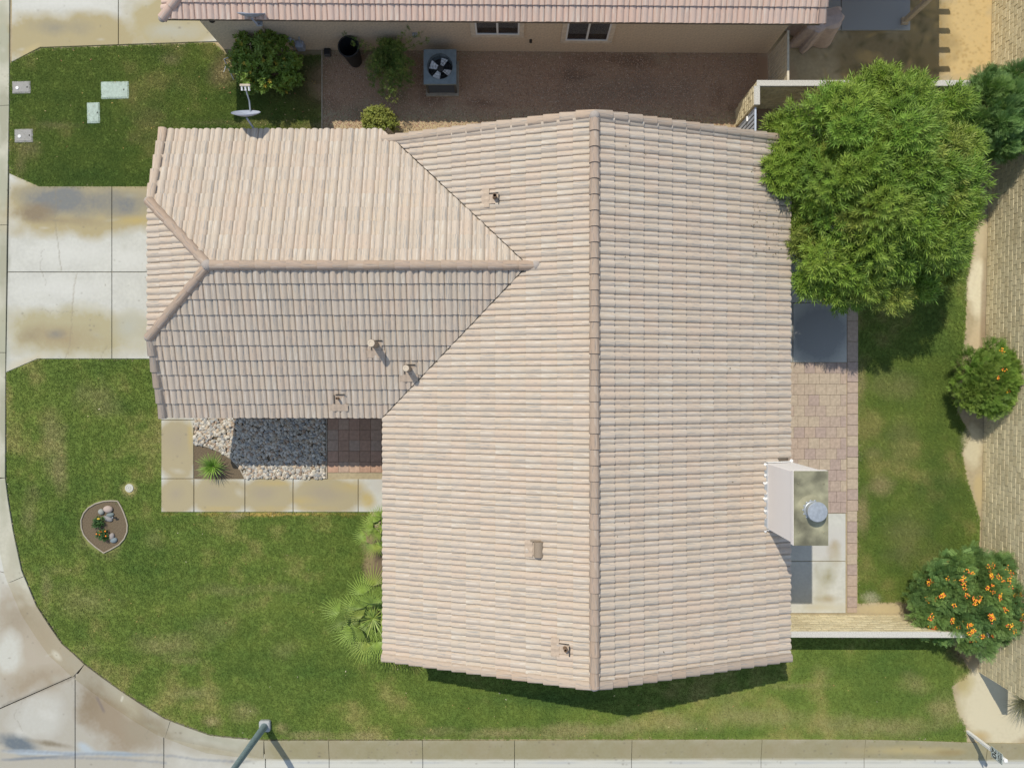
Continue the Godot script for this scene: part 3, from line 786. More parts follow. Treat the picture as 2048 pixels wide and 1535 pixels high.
	mb.box(cc + Vector3(0, 4.492, 0), Vector3(0.79, 0.02, 1.71), 0.004)
	mb.lathe(cc + Vector3(0.0, 4.502, 0.03), [Vector2(0.34, 0.0), Vector2(0.2, 0.03), Vector2(0.0, 0.03)], 20)
	for x: float in [-0.29, 0.29]:
		for z: float in [-0.56, 0.56]: mb.ball(cc + Vector3(x, 4.505, z), Vector3(0.022, 0.014, 0.022))
	part("chimney_cap", mb.mesh(), M.cap_metal, ch)
	mb = MB.new()
	var fo := cc + Vector3(0.02, 4.5, 0.03)
	mb.lathe(fo, [Vector2(0.215, 0.02), Vector2(0.20, 0.07), Vector2(0.185, 0.08), Vector2(0.185, 0.24), Vector2(0.0, 0.24)], 28)
	for j in 14: mb.ball(fo + Vector3(cos(j * 0.45) * 0.215, 0.035, sin(j * 0.45) * 0.215), Vector3(0.03, 0.012, 0.02), Basis.IDENTITY, Color.WHITE, 4, 6)
	part("flue_pipe", mb.mesh(), M.galvanized, ch)
	mb = MB.new()
	mb.lathe(fo, [Vector2(0.20, 0.25), Vector2(0.222, 0.255), Vector2(0.226, 0.30), Vector2(0.218, 0.308), Vector2(0.0, 0.318)], 32)
	part("flue_lid", mb.mesh(), M.galvanized, ch)
	mb = MB.new()                                      # white sealant along the chimney's foot
	for k in 12:
		var z := 2.0 + 0.154 * k
		if k % 3 == 1: continue
		mb.ball(Vector3(6.42, HE + (XE - 6.42) * P + 0.080, z + rng.randf_range(-0.04, 0.04)), Vector3(rng.randf_range(0.03, 0.08), 0.010, rng.randf_range(0.03, 0.05)), Basis.from_euler(Vector3(0, 0, -0.32)), Color.WHITE, 8, 12, 0.5, nz)
	mb.box(Vector3(6.80, HE + (XE - 6.80) * P + 0.10, 1.985), Vector3(0.72, 0.10, 0.02), 0.006, Basis.from_euler(Vector3(0, 0, -0.322)))
	mb.box(Vector3(6.78, HE + (XE - 6.78) * P + 0.10, 3.70), Vector3(0.66, 0.08, 0.02), 0.006, Basis.from_euler(Vector3(0, 0, -0.322)))
	mb.ball(Vector3(7.16, HE + 0.10, 1.97), Vector3(0.05, 0.04, 0.05))
	part("chimney_sealant", mb.mesh(), M.white_paint, house)
	mb = MB.new()
	mb.box(Vector3(6.435, HE + (XE - 6.435) * P + 0.075, 2.84), Vector3(0.09, 0.02, 1.66), 0.004, Basis.from_euler(Vector3(0, 0, -0.32)))
	part("chimney_flashing", mb.mesh(), M.galvanized, house)
	roof_vents(house)

func vent_at(px: float, py: float, plane: Callable) -> Vector3:   # where a picture point meets a roof slope
	var h := 3.2
	for k in 12:
		var p := g(px, py, h)
		h = plane.call(p)
	return g(px, py, h)

func roof_vents(house: Node3D) -> void:
	var west := func(p: Vector3) -> float: return HE + (p.x - XW) * P
	var south := func(p: Vector3) -> float: return HE + (GS - p.z) * P
	var set_ := [[752, 689, south, "pipe", 0.085, 0.62, Vector3(0, SN, -C)], [818, 737, south, "pipe", 0.075, 0.52, Vector3(0, SN, -C)], [678, 796, south, "thin", 0.032, 0.26, Vector3(0, SN, -C)], [990, 396, west, "thin", 0.05, 0.26, Vector3(C, SN, 0)], [1077, 1096, west, "hood", 0.11, 0.2, Vector3(C, SN, 0)], [1130, 1293, west, "thin", 0.045, 0.24, Vector3(C, SN, 0)]]
	for s: Array in set_:
		var p: Vector3 = vent_at(s[0], s[1], s[2])
		var V: Vector3 = s[6]
		var N := V.cross(Vector3(0, 1, 0)).cross(V).normalized()
		if N.y < 0: N = -N
		var U := V.cross(N).normalized()
		var B := Basis(U, N, -V)
		var mb := MB.new()
		if s[3] == "hood":                             # a half-round hood lying along the slope across
			for j in 10:
				var a0 := PI * j / 10.0; var a1 := PI * (j + 1) / 10.0
				var q0 := Vector3(cos(a0), 0, sin(a0)); var q1 := Vector3(cos(a1), 0, sin(a1))
				var z0 := -0.17; var z1 := 0.19
				var A := Vector3(cos(a0) * 0.115, 0.05 + sin(a0) * 0.13, z0); var Bq := Vector3(cos(a1) * 0.115, 0.05 + sin(a1) * 0.13, z0)
				var Dq := Bq + Vector3(0, 0, z1 - z0); var E := A + Vector3(0, 0, z1 - z0)
				var n0 := Vector3(cos(a0), sin(a0), 0); var n1 := Vector3(cos(a1), sin(a1), 0)
				mb.tris(p + A, p + Bq, p + Dq, n0, n1, n1); mb.tris(p + A, p + Dq, p + E, n0, n1, n0)
				mb.tri(p + Vector3(0, 0.05, z0), p + A, p + Bq, Vector3.FORWARD); mb.tri(p + Vector3(0, 0.05, z1 - 0.03), p + E - Vector3(0, 0, 0.03), p + Dq - Vector3(0, 0, 0.03), Vector3.BACK)
			mb.box(p + Vector3(0, 0.06, -0.19), Vector3(0.40, 0.02, 0.03), 0.004)
		elif s[3] == "pipe":
			var r: float = s[4]; var h: float = s[5]
			mb.lathe(p, [Vector2(r + 0.03, -0.02), Vector2(r + 0.012, 0.10), Vector2(r, 0.11), Vector2(r, h - 0.06), Vector2(r + 0.008, h - 0.055), Vector2(r + 0.008, h), Vector2(r, h + 0.012)], 20)
			var cap := MB.new()
			cap.lathe(p, [Vector2(r, h + 0.012), Vector2(r * 0.6, h + 0.016), Vector2(r * 0.55, h + 0.006), Vector2(0, h + 0.008)], 20)
			part("vent_cap", cap.mesh(), M.white_vent, house)
		else:
			var r: float = s[4]; var h: float = s[5]
			mb.lathe(p, [Vector2(r + 0.03, -0.02), Vector2(r + 0.008, 0.08), Vector2(r, 0.09), Vector2(r, h), Vector2(r - 0.012, h), Vector2(r - 0.012, h - 0.2), Vector2(0, h - 0.2)], 16)
		var v := part("roof_vent", mb.mesh(), M.rust_paint if s[3] == "thin" else M.vent_paint, house)
		mb = MB.new()                                  # the sheet it stands through, dressed over the tiles below it
		var wd := 0.46 if s[3] != "hood" else 0.4
		for j in 12:
			for k in 2:
				var x0 := -wd * 0.5 + wd * j / 12.0; var x1 := x0 + wd / 12.0
				var y0 := 0.082 + 0.006 * sin(x0 * 40.0); var y1 := 0.082 + 0.006 * sin(x1 * 40.0)
				var z0 := 0.06 + 0.10 * k + 0.06; var z1 := z0 + 0.10
				mb.quad(p + B * Vector3(x0, y0 + 0.012 - 0.006 * k, z0), p + B * Vector3(x1, y1 + 0.012 - 0.006 * k, z0), p + B * Vector3(x1, y1 + 0.006 - 0.006 * k, z1), p + B * Vector3(x0, y0 + 0.006 - 0.006 * k, z1), N)
		mb.quad(p + B * Vector3(-0.09, 0.078, -0.12), p + B * Vector3(0.15, 0.078, -0.12), p + B * Vector3(0.15, 0.086, 0.14), p + B * Vector3(-0.09, 0.086, 0.14), N)
		part("flashing", mb.mesh(), M.flashing, v)
		if s[3] != "hood":                             # the open edge of the tile cut round the pipe
			mb = MB.new()
			mb.box(p + B * Vector3(0.06, 0.095, -0.13), Vector3(0.24, 0.02, 0.02), 0.0, B)
			mb.box(p + B * Vector3(-0.10, 0.095, 0.0), Vector3(0.018, 0.02, 0.24), 0.0, B)
			part("tile_cut", mb.mesh(), M.dark_metal, v)

# ---------------------------------------------------------------- block walls
func block_wall(w: Node3D, length: float, height: float, thick: float, bl: float, bh: float, m: Array, core: Material, most: int, cap_m: Material, rank: Callable, cap_from := 0.0) -> void:   # along the thing's own x
	var mb := MB.new()
	mb.box(Vector3(length * 0.5, (height - 0.01) * 0.5, 0), Vector3(length - 0.03, height - 0.01, thick - 0.03))
	part("mortar", mb.mesh(), core, w)
	var meshes := {}
	var blocks := []
	var rows := int(height / bh)
	for r in rows:
		var x := 0.0
		var first := r % 2 == 1
		while x < length - 0.01:
			var ln := minf(bl * 0.5 if first else bl, length - x)
			first = false
			if ln > 0.04: blocks.append([x + ln * 0.5, (r + 0.5) * bh, snappedf(ln, 0.001), r])
			x += ln
	var pick := []
	for b: Array in blocks: pick.append([rank.call(w.transform * Vector3(b[0], b[1], 0)), b])
	pick.sort_custom(func(a, b): return a[0] < b[0])
	var rest := {}
	for i in pick.size():
		var b: Array = pick[i][1]
		if not meshes.has(b[2]):
			var q := MB.new()
			q.box(Vector3.ZERO, Vector3(b[2] - 0.010, bh - 0.010, thick), 0.007)
			meshes[b[2]] = q.mesh()
		var k := rng.randi() % m.size()
		var xf := Transform3D(Basis.from_euler(Vector3(rng.randf_range(-0.006, 0.006), rng.randf_range(-0.006, 0.006), 0)), Vector3(b[0], b[1], rng.randf_range(-0.005, 0.005)))
		if i < most: part("block", meshes[b[2]], m[k], w, xf)
		else:
			if not rest.has(k):
				rest[k] = SurfaceTool.new()
				rest[k].begin(Mesh.PRIMITIVE_TRIANGLES)
			rest[k].append_from(meshes[b[2]], 0, xf)
	for k: int in rest: part("blocks", rest[k].commit(), m[k], w).set_meta("kind", "stuff")
	mb = MB.new()
	mb.box(Vector3((cap_from + length) * 0.5, height + 0.022, 0), Vector3(length - cap_from + 0.01, 0.05, thick + 0.012), 0.008)
	part("wall_cap", mb.mesh(), cap_m, w)

# ---------------------------------------------------------------- plants
func sprig(kind: String) -> ArrayMesh:
	if leaf_meshes.has(kind): return leaf_meshes[kind]
	var r := RandomNumberGenerator.new()
	r.seed = hash(kind)
	var mb := MB.new()
	match kind:
		"willow":                                      # a shoot with long narrow leaves
			for k in 15:
				var t := k / 14.0
				var a := k * 2.4
				var d := Vector3(cos(a), lerpf(0.35, 1.4, t), sin(a)).normalized()
				var c := Color(1, 1, 1) * r.randf_range(0.8, 1.15) * lerpf(0.85, 1.1, t)
				mb.leaf(Vector3(0, t * 0.12, 0), d, Vector3(-d.x, 1.0, -d.z), r.randf_range(0.09, 0.13), 0.017, c)
		"feather":                                     # a fern-like twice-divided leaf
			for k in 9:
				var t := k / 8.0
				for s: float in [-1.0, 1.0]:
					var o := Vector3(0, t * 0.16, -t * t * 0.03)
					var d := Vector3(s, 0.5, 0.12).normalized()
					for j in 3: mb.leaf(o + d * 0.022 * j, (d + Vector3(0, 0.5 if j % 2 else -0.3, 0)).normalized(), Vector3(0, 0.3, 1), 0.034, 0.012, Color(1, 1, 1) * r.randf_range(0.8, 1.2))
		"broad":
			for k in 8:
				var a := k * 2.4
				var d := Vector3(cos(a), r.randf_range(0.1, 0.9), sin(a)).normalized()
				mb.leaf(Vector3(0, k * 0.012, 0), d, Vector3(-d.x * 0.5, 1.0, -d.z * 0.5), r.randf_range(0.06, 0.10), 0.042, Color(1, 1, 1) * r.randf_range(0.75, 1.2))
		"small":
			for k in 12:
				var a := k * 2.4
				var d := Vector3(cos(a), r.randf_range(0.0, 0.9), sin(a)).normalized()
				mb.leaf(Vector3(0, k * 0.006, 0), d, Vector3(-d.x * 0.5, 1.0, -d.z * 0.5), r.randf_range(0.03, 0.05), 0.02, Color(1, 1, 1) * r.randf_range(0.75, 1.2))
		"tuft":                                        # a tuft of mown grass
			for k in 7:
				var a := r.randf() * TAU
				var b := Vector3(r.randf_range(-0.025, 0.025), 0, r.randf_range(-0.025, 0.025))
				var d := Vector3(cos(a) * 0.9, 1.0, sin(a) * 0.9).normalized()
				var s := Vector3(-sin(a), 0, cos(a)) * 0.0045
				mb.tri(b - s, b + s, b + d * r.randf_range(0.03, 0.055), Vector3.UP, Color(1, 1, 1) * r.randf_range(0.97, 1.12))
	var m := mb.mesh()
	leaf_meshes[kind] = m
	return m

func foliage(parent: Node, clumps: Array, per: int, kind: String, cols: Array, m: Material, sz: Vector2, up_bias := 0.5, floor_d := -0.35) -> void:   # clumps: [centre, radius]
	var buf := PackedFloat32Array()
	for cl: Array in clumps:
		var o: Vector3 = cl[0]
		var rad: float = cl[1]
		var base: Color = cols[rng.randi() % cols.size()]
		var shade := rng.randf_range(0.85, 1.15)
		for k in per:
			var d := Vector3(rng.randfn(), rng.randfn(), rng.randfn()).normalized()
			if d.y < floor_d: d.y = -d.y
			var p := o + d * rad * rng.randf_range(0.55, 1.05) * Vector3(1, 0.85, 1)
			var y := (d * 0.9 + Vector3.UP * up_bias + Vector3(rng.randfn(), rng.randfn(), rng.randfn()) * 0.28).normalized()
			var x := y.cross(Vector3(rng.randfn(), rng.randfn(), rng.randfn())).normalized()
			var s := rng.randf_range(sz.x, sz.y)
			var c := base.lerp(cols[rng.randi() % cols.size()], 0.3) * shade * rng.randf_range(0.8, 1.2)
			put(buf, Basis(x * s, y * s, x.cross(y) * s), p, c)
	copies("foliage", sprig(kind), m, parent, buf)

func dome(o: Vector3, r: Vector3, n: int, cr: Vector2, low := -0.2) -> Array:   # clumps spread over a crown with an uneven outline
	var out := []
	for k in n:
		var t := (k + 0.5) / n
		var y := lerpf(1.0, low, t)
		var a := k * 2.39996 + rng.randf_range(-0.3, 0.3)
		var q := sqrt(maxf(0.0, 1.0 - y * y))
		var f := rng.randf_range(0.66, 1.03)
		out.append([o + Vector3(cos(a) * q, y, sin(a) * q) * r * f, rng.randf_range(cr.x, cr.y)])
	return out

func branches(parent: Node, called: String, root: Vector3, tips: Array, r0: float, m: Material) -> void:
	var mb := MB.new()
	for t: Vector3 in tips:
		var mid := root.lerp(t, 0.5) + Vector3(rng.randf_range(-0.1, 0.1), 0.15, rng.randf_range(-0.1, 0.1))
		mb.tube([root, mid, t], [r0, r0 * 0.7, r0 * 0.25], 6)
	part(called, mb.mesh(), m, parent)

func build_plants() -> void:
	# the big tree by the back patio
	var o := g(1748, 366, 2.75)
	var t := thing("tree", "big bushy light-green tree with narrow leaves by the back patio", "tree", Vector3(o.x, 0, o.z))
	var mb := MB.new()
	mb.tube([Vector3(0, -0.05, 0), Vector3(0.05, 0.6, 0.02), Vector3(0.0, 1.3, 0.0)], [0.17, 0.14, 0.12], 10)
	part("trunk", mb.mesh(), M.bark, t)
	var cl := dome(Vector3.ZERO + Vector3(0, 2.5, 0), Vector3(2.15, 1.8, 2.35), 78, Vector2(0.30, 0.72), -0.35)
	for q: Array in [[1760, 165, 2.6, 0.40], [1820, 190, 2.3, 0.45], [1660, 210, 2.4, 0.45], [1575, 300, 2.5, 0.5], [1555, 350, 2.7, 0.4], [1600, 480, 2.4, 0.45], [1640, 560, 2.2, 0.45], [1690, 590, 2.0, 0.4], [1780, 590, 2.2, 0.45], [1835, 570, 1.9, 0.4], [1890, 500, 2.2, 0.45], [1912, 420, 2.3, 0.42], [1922, 295, 2.4, 0.42], [1900, 215, 2.4, 0.5], [1720, 190, 2.5, 0.42], [1880, 540, 1.6, 0.36], [1560, 260, 2.3, 0.34], [1640, 520, 2.9, 0.5], [1690, 540, 2.8, 0.5], [1622, 560, 2.4, 0.42], [1672, 572, 2.3, 0.45], [1730, 560, 2.6, 0.5]]:
		cl.append([g(q[0], q[1], q[2]) - t.position, q[3]])
	foliage(t, cl, 165, "willow", [Color(0.190, 0.310, 0.036), Color(0.225, 0.330, 0.040), Color(0.150, 0.275, 0.032), Color(0.275, 0.325, 0.058)], M.leaf, Vector2(1.0, 1.6), 0.55, -0.3)
	var tips := []
	for k in 26: tips.append(cl[(k * 5) % cl.size()][0])
	branches(t, "limbs", Vector3(0, 1.25, 0), tips, 0.07, M.bark)
	# feathery shrubs along the long block wall
	for s: Array in [
			["feathery dark-green shrub without flowers, behind the big tree at the long wall", g(1990, 232, 1.5), Vector3(1.12, 1.05, 1.12), 60, 0, 1985.0],
			["rounded feathery green shrub with only a few orange flowers, middle of the long wall", g(1980, 762, 0.95), Vector3(0.68, 0.6, 0.84), 36, 5, 1975.0],
			["wide feathery shrub full of orange flowers at the end of the low garden wall", g(1952, 1198, 1.0), Vector3(1.55, 0.75, 1.28), 74, 150, 1960.0]]:
		var p: Vector3 = s[1]
		var h := p.y
		var sh := thing("feathery_shrub", s[0], "shrub", Vector3(p.x, 0, p.z), 0.0, "feathery shrubs along the long block wall")
		var cs := dome(Vector3(0, h - 0.1, 0), s[2], s[3], Vector2(0.2, 0.34), -0.45)
		for q: Array in cs: q[0].x = minf(q[0].x, 13.75 - p.x)
		var cols := [Color(0.195, 0.335, 0.105), Color(0.225, 0.355, 0.095), Color(0.155, 0.290, 0.095)]
		if s[4] == 5: cols = [Color(0.225, 0.36, 0.055), Color(0.19, 0.33, 0.055), Color(0.255, 0.36, 0.07)]
		foliage(sh, cs, 130, "feather", cols, M.leaf, Vector2(0.8, 1.35), 0.6, -0.3)
		var tp := []
		for k in 16: tp.append(cs[(k * 3) % cs.size()][0])
		branches(sh, "stems", Vector3.ZERO, tp, 0.022, M.bark)
		var fl := MB.new()
		for k: int in s[4]:                            # flower heads: rings of small ruffled flowers
			var q: Array = cs[rng.randi() % (cs.size() * 7 / 8)]
			var a := rng.randf() * TAU
			var c: Vector3 = q[0] + Vector3(rng.randf_range(-0.12, 0.12), q[1] * 0.95 + 0.12, rng.randf_range(-0.12, 0.12))
			if q[0].y < h - 0.3: c += Vector3(q[0].x, 0, q[0].z).normalized() * 0.2
			var f := MB.new()
			var rad := rng.randf_range(0.04, 0.085)
			for j in rng.randi_range(5, 11):
				var an := j * 2.4 + a
				var col := Color(0.90, 0.26, 0.03).lerp(Color(0.92, 0.58, 0.03), rng.randf())
				if j % 4 == 0: col = Color(0.75, 0.12, 0.05)
				f.ball(Vector3(cos(an) * rad * rng.randf_range(0.2, 1.1), rng.randf_range(-0.02, 0.03), sin(an) * rad * rng.randf_range(0.2, 1.1)), Vector3(0.019, 0.012, 0.019), Basis.IDENTITY, col, 4, 6)
			f.tube([Vector3(0, 0, 0), Vector3(0, -0.2, 0)], [0.004, 0.005], 4, Color(0.08, 0.15, 0.04), false)
			part("flower_head", f.mesh(), M.petal, sh, Transform3D(Basis.IDENTITY, c))
	# bush with yellowing leaves, weeping bush, round clipped bush in the side yard
	var p := g(530, 128, 0.7)
	t = thing("leafy_bush", "broad dark-green bush with some yellow leaves in the shade beside the lawn", "bush", Vector3(p.x, 0, p.z))
	cl = dome(Vector3(0, 0.68, 0), Vector3(1.0, 0.6, 0.78), 30, Vector2(0.14, 0.30), -0.4)
	foliage(t, cl, 3, "broad", [Color(0.55, 0.42, 0.05)], M.leaf, Vector2(0.6, 0.9), 0.6)
	foliage(t, cl, 30, "broad", [Color(0.19, 0.30, 0.04), Color(0.22, 0.33, 0.04), Color(0.15, 0.25, 0.035), Color(0.20, 0.30, 0.04)], M.leaf, Vector2(0.85, 1.4), 0.6)
	branches(t, "stems", Vector3.ZERO, [cl[3][0], cl[9][0], cl[15][0], cl[22][0], cl[26][0], cl[29][0]], 0.02, M.bark)
	p = g(783, 130, 0.6)
	t = thing("weeping_bush", "weeping bush with long arching thin stems between the black bin and the air conditioner", "bush", Vector3(p.x, 0, p.z))
	cl = []
	mb = MB.new()
	for k in 84:
		var a := rng.randf() * TAU
		var ln := rng.randf_range(0.5, 0.9)
		if sin(a) < -0.2: ln *= 0.8
		var dir := Vector3(cos(a) * 0.75, 0, sin(a) + 0.35)
		var top := rng.randf_range(0.8, 1.35)
		var pts := []
		for j in 7:
			var u := j / 6.0
			pts.append(Vector3(0, 0, -0.15) + dir * ln * u + Vector3(0, top * (u * 2.4 - u * u * 1.75) * 0.9 + 0.1, 0))
			if j > 0: cl.append([pts[j], 0.05])
		mb.tube(pts, [0.008, 0.007, 0.006, 0.005, 0.004, 0.003, 0.002], 4, Color.WHITE, false)
	for e: Array in [[-1.15, 1.3, -0.35], [-1.0, 1.1, -0.2], [0.9, 1.45, -0.3], [1.1, 1.3, -0.2], [0.6, 1.6, -0.35]]:    # stray shoots reaching along the house wall
		var pts := []
		for j in 6:
			var u := j / 5.0
			pts.append(Vector3(e[0] * u, lerpf(0.6, e[1], sqrt(u)), -0.15 + e[2] * u))
			if j > 1: cl.append([pts[j], 0.04])
		mb.tube(pts, [0.008, 0.007, 0.006, 0.005, 0.004, 0.003], 4, Color.WHITE, false)
	part("stems", mb.mesh(), M.green_stem, t)
	foliage(t, cl, 6, "willow", [Color(0.15, 0.24, 0.04), Color(0.19, 0.27, 0.045), Color(0.11, 0.19, 0.035), Color(0.34, 0.37, 0.09)], M.leaf, Vector2(0.35, 0.6), 0.2)
	p = g(757, 248, 0.4)
	t = thing("round_bush", "small round clipped yellow-green bush in the sun under the roof edge", "bush", Vector3(p.x, 0, p.z))
	cl = dome(Vector3(0, 0.38, 0), Vector3(0.42, 0.36, 0.42), 40, Vector2(0.12, 0.17), -0.4)
	foliage(t, cl, 46, "small", [Color(0.26, 0.30, 0.05), Color(0.31, 0.33, 0.06), Color(0.20, 0.25, 0.04)], M.leaf, Vector2(0.8, 1.2), 0.5)
	# fan palms at the west wall
	for s: Array in [["large fan palm half under the roof edge by the front lawn", g(746, 1236, 1.05), 50, 1.5, 0.70, 0.25], ["small fan palm under the roof edge where the entry walk ends", g(764, 1056, 0.6), 22, 0.95, 0.48, 0.30]]:
		p = s[1]
		t = thing("fan_palm", s[0], "palm", Vector3(p.x, 0, p.z), 0.0, "fan palms under the roof edge")
		mb = MB.new()
		mb.tube([Vector3.ZERO, Vector3(0, p.y * 0.5, 0), Vector3(0, p.y, 0)], [0.16, 0.15, 0.12], 10)
		part("trunk", mb.mesh(), M.bark, t)
		for k: int in s[2]:
			mb = MB.new()
			var a := k * 2.39996
			var el := lerpf(0.8, -0.2, float(k) / s[2]) + rng.randf_range(-0.2, 0.2)
			var dir := Vector3(cos(a), el, sin(a)).normalized()
			var len_: float = s[3] * rng.randf_range(0.25, 1.05)
			var root := Vector3(0, p.y, 0)
			var hub := root + dir * len_ * 0.6
			var hub_d := (dir + Vector3.DOWN * 0.22).normalized()
			var green := Color(0.24, 0.345, 0.065) * rng.randf_range(0.55, 1.2)
			if k % 6 == 0: green = Color(0.28, 0.35, 0.07)
			mb.blade(root, dir, len_ * 0.62, 0.035, 0.15, green, Color.TRANSPARENT, 3)
			var side := hub_d.cross(Vector3.UP).normalized()
			var nn := side.cross(hub_d).normalized()
			for j in 15:
				var fa := lerpf(-1.25, 1.25, j / 14.0)
				var d := (hub_d * cos(fa) + side * sin(fa) + nn * (0.10 - 0.05 * absf(fa))).normalized()
				mb.blade(hub, d, s[4] * lerpf(1.0, 0.62, absf(fa) / 1.3) * rng.randf_range(0.85, 1.08), 0.024, s[5] * rng.randf_range(0.5, 1.6), green * rng.randf_range(0.85, 1.12), green * 1.1, 4, 0.6)
			part("frond", mb.mesh(), M.leaf_gloss, t)
	# spiky rosettes
	p = g(427, 932, 0.1)
	t = thing("spiky_plant", "bright green spiky rosette plant in the brown corner bed beside the pebbles", "plant", Vector3(p.x, 0, p.z))
	mb = MB.new()
	for k in 90:
		var a := k * 2.39996
		var el := lerpf(2.6, 0.35, sqrt(k / 90.0))
		mb.blade(Vector3(0, 0.12, 0) + Vector3(cos(a), 0, sin(a)) * 0.02, Vector3(cos(a), el, sin(a)), rng.randf_range(0.40, 0.56), 0.026, 0.55, Color(0.13, 0.27, 0.03) * rng.randf_range(0.8, 1.2), Color(0.26, 0.40, 0.08), 4, 0.4)
	part("leaves", mb.mesh(), M.leaf_gloss, t)
	p = g(2058, 1408, 0.3)
	t = thing("grassy_plant", "clump of thin stiff grey-green leaves at the foot of the long wall's end", "plant", Vector3(p.x, 0, p.z))
	mb = MB.new()
	for k in 420:
		var a := rng.randf() * TAU
		mb.blade(Vector3(rng.randf_range(-0.08, 0.08), 0.1, rng.randf_range(-0.08, 0.08)), Vector3(cos(a), rng.randf_range(0.2, 1.6), sin(a)), rng.randf_range(0.5, 0.85), 0.011, 0.35, Color(0.10, 0.12, 0.05) * rng.randf_range(0.7, 1.3), Color(0.26, 0.25, 0.13), 3, 0.2)
	part("leaves", mb.mesh(), M.leaf_gloss, t)
	# marigolds in the round bed
	for s: Array in [["low green plant with few small yellow flowers below the big stones", 199, 1043, 2], ["low green plant with bright orange flowers beside the pair of stones", 207, 1068, 6]]:
		p = g(s[1], s[2])
		t = thing("flower_plant", s[0], "flowers", p, 0.0, "flowering plants in the front bed")
		cl = []
		for k in 12: cl.append([Vector3(rng.randf_range(-0.12, 0.12), rng.randf_range(0.05, 0.12), rng.randf_range(-0.10, 0.10)), 0.05])
		foliage(t, cl, 9, "small", [Color(0.05, 0.13, 0.03), Color(0.07, 0.15, 0.03)], M.leaf, Vector2(0.7, 1.1))
		for k: int in s[3]:
			mb = MB.new()
			mb.ball(Vector3.ZERO, Vector3(0.026, 0.015, 0.026), Basis.IDENTITY, Color(0.85, 0.25, 0.02) if s[3] > 3 else Color(0.7, 0.5, 0.04), 4, 8)
			part("flower", mb.mesh(), M.petal, t, Transform3D(Basis.IDENTITY, Vector3(rng.randf_range(-0.14, 0.16), 0.15, rng.randf_range(-0.13, 0.12))))

func build_grass() -> void:
	for s: Array in [["north lawn", LAWN_NORTH, Vector4(18, 84, 643, 375), 76000], ["front lawn", LAWN_FRONT, Vector4(12, 716, 1945, 1484), 215000], ["back lawn", LAWN_YARD, Vector4(1717, 200, 1962, 1206), 56000]]:
		var buf := PackedFloat32Array()
		var q: Vector4 = s[2]
		var made := 0
		while made < s[3]:
			var px := rng.randf_range(q.x, q.z); var py := rng.randf_range(q.y, q.w)
			if s[0] == "front lawn" and px > 850 and px < 1500 and py < 1290: continue
			var jx := px + rng.randfn() * 3.0; var jy := py + rng.randfn() * 3.0
			var at := clampi(int(mpy(jy)), 0, MH - 1) * MW + clampi(int(mpx(jx)), 0, MW - 1)
			made += 1
			if mask[clampi(int(mpy(py)), 0, MH - 1) * MW + clampi(int(mpx(px)), 0, MW - 1)] == 0: continue
			if gg[at] < gr[at] * 0.84 and rng.randf() < 0.75: continue
			if Vector2((px - 208) / 48.0, (py - 1052) / 54.0).length() < 1.0 or Vector2(px - 258, py - 975).length() < 12 or (px > 738 and px < 860 and py < 1180): continue
			var sc := rng.randf_range(0.7, 1.25)
			var b := Basis.from_euler(Vector3(rng.randf_range(-0.2, 0.2), rng.randf() * TAU, rng.randf_range(-0.2, 0.2))).scaled(Vector3(sc, sc * rng.randf_range(0.7, 1.1), sc))
			var k := rng.randf_range(1.1, 1.25)
			put(buf, b, g(px + rng.randfn() * 1.1, py + rng.randfn() * 1.1), Color(gr[at] * k, gg[at] * k, gb[at] * k))
		var o := copies("grass", sprig("tuft"), M.blade, self, buf)
		tag(o, "mown green grass of the %s with dry patches" % s[0], "grass")

func scatter(called: String, label: String, category: String, mesh: Mesh, m: Material, n: int, poly: Array, sz: Vector2, flat: Vector2, cols: Array, layers := 0.0, skip: Variant = null) -> void:
	var pp := PackedVector2Array(poly)
	var lo := pp[0]; var hi := pp[0]
	for q in pp: lo = lo.min(q); hi = hi.max(q)
	var buf := PackedFloat32Array()
	for k in n:
		var q := Vector2(rng.randf_range(lo.x, hi.x), rng.randf_range(lo.y, hi.y))
		if not Geometry2D.is_point_in_polygon(q, pp): continue
		if skip != null and skip.call(q): continue
		var s := rng.randf_range(sz.x, sz.y)
		var b := Basis.from_euler(Vector3(rng.randf_range(-0.35, 0.35), rng.randf() * TAU, rng.randf_range(-0.35, 0.35))) * Basis.from_scale(Vector3(s, s * rng.randf_range(flat.x, flat.y), s * rng.randf_range(0.6, 0.95)))
		var c: Color = cols[rng.randi() % cols.size()]
		put(buf, b, g(q.x, q.y) + Vector3(0, rng.randf_range(0.0, layers), 0), c * rng.randf_range(0.8, 1.15))
	tag(copies(called, mesh, m, self, buf), label, category)

# ---------------------------------------------------------------- things
func curb(inner: Array, width: float, called: String, parent: Node, m: Material) -> void:   # a rolled curb: a strip that falls from the lawn to the gutter
	var out := []
	for k in inner.size():
		var a: Vector2 = inner[maxi(k - 1, 0)]; var b: Vector2 = inner[mini(k + 1, inner.size() - 1)]
		var d := (b - a).normalized()
		out.append(inner[k] + Vector2(-d.y, d.x) * width)
	var gap := 0.35
	var n := inner.size()
	var d0: Vector2 = (inner[1] - inner[0]).normalized(); var d1: Vector2 = (inner[n - 1] - inner[n - 2]).normalized()
	inner[0] += d0 * gap; out[0] += d0 * gap; inner[n - 1] -= d1 * gap; out[n - 1] -= d1 * gap
	var poly := []
	var tops := []
	for k in n:
		poly.append(inner[k]); tops.append(0.03)
	for k in n:
		poly.append(out[n - 1 - k]); tops.append(-0.055)
	part(called, slab(poly, tops, 0.15, 0.006), m, parent)

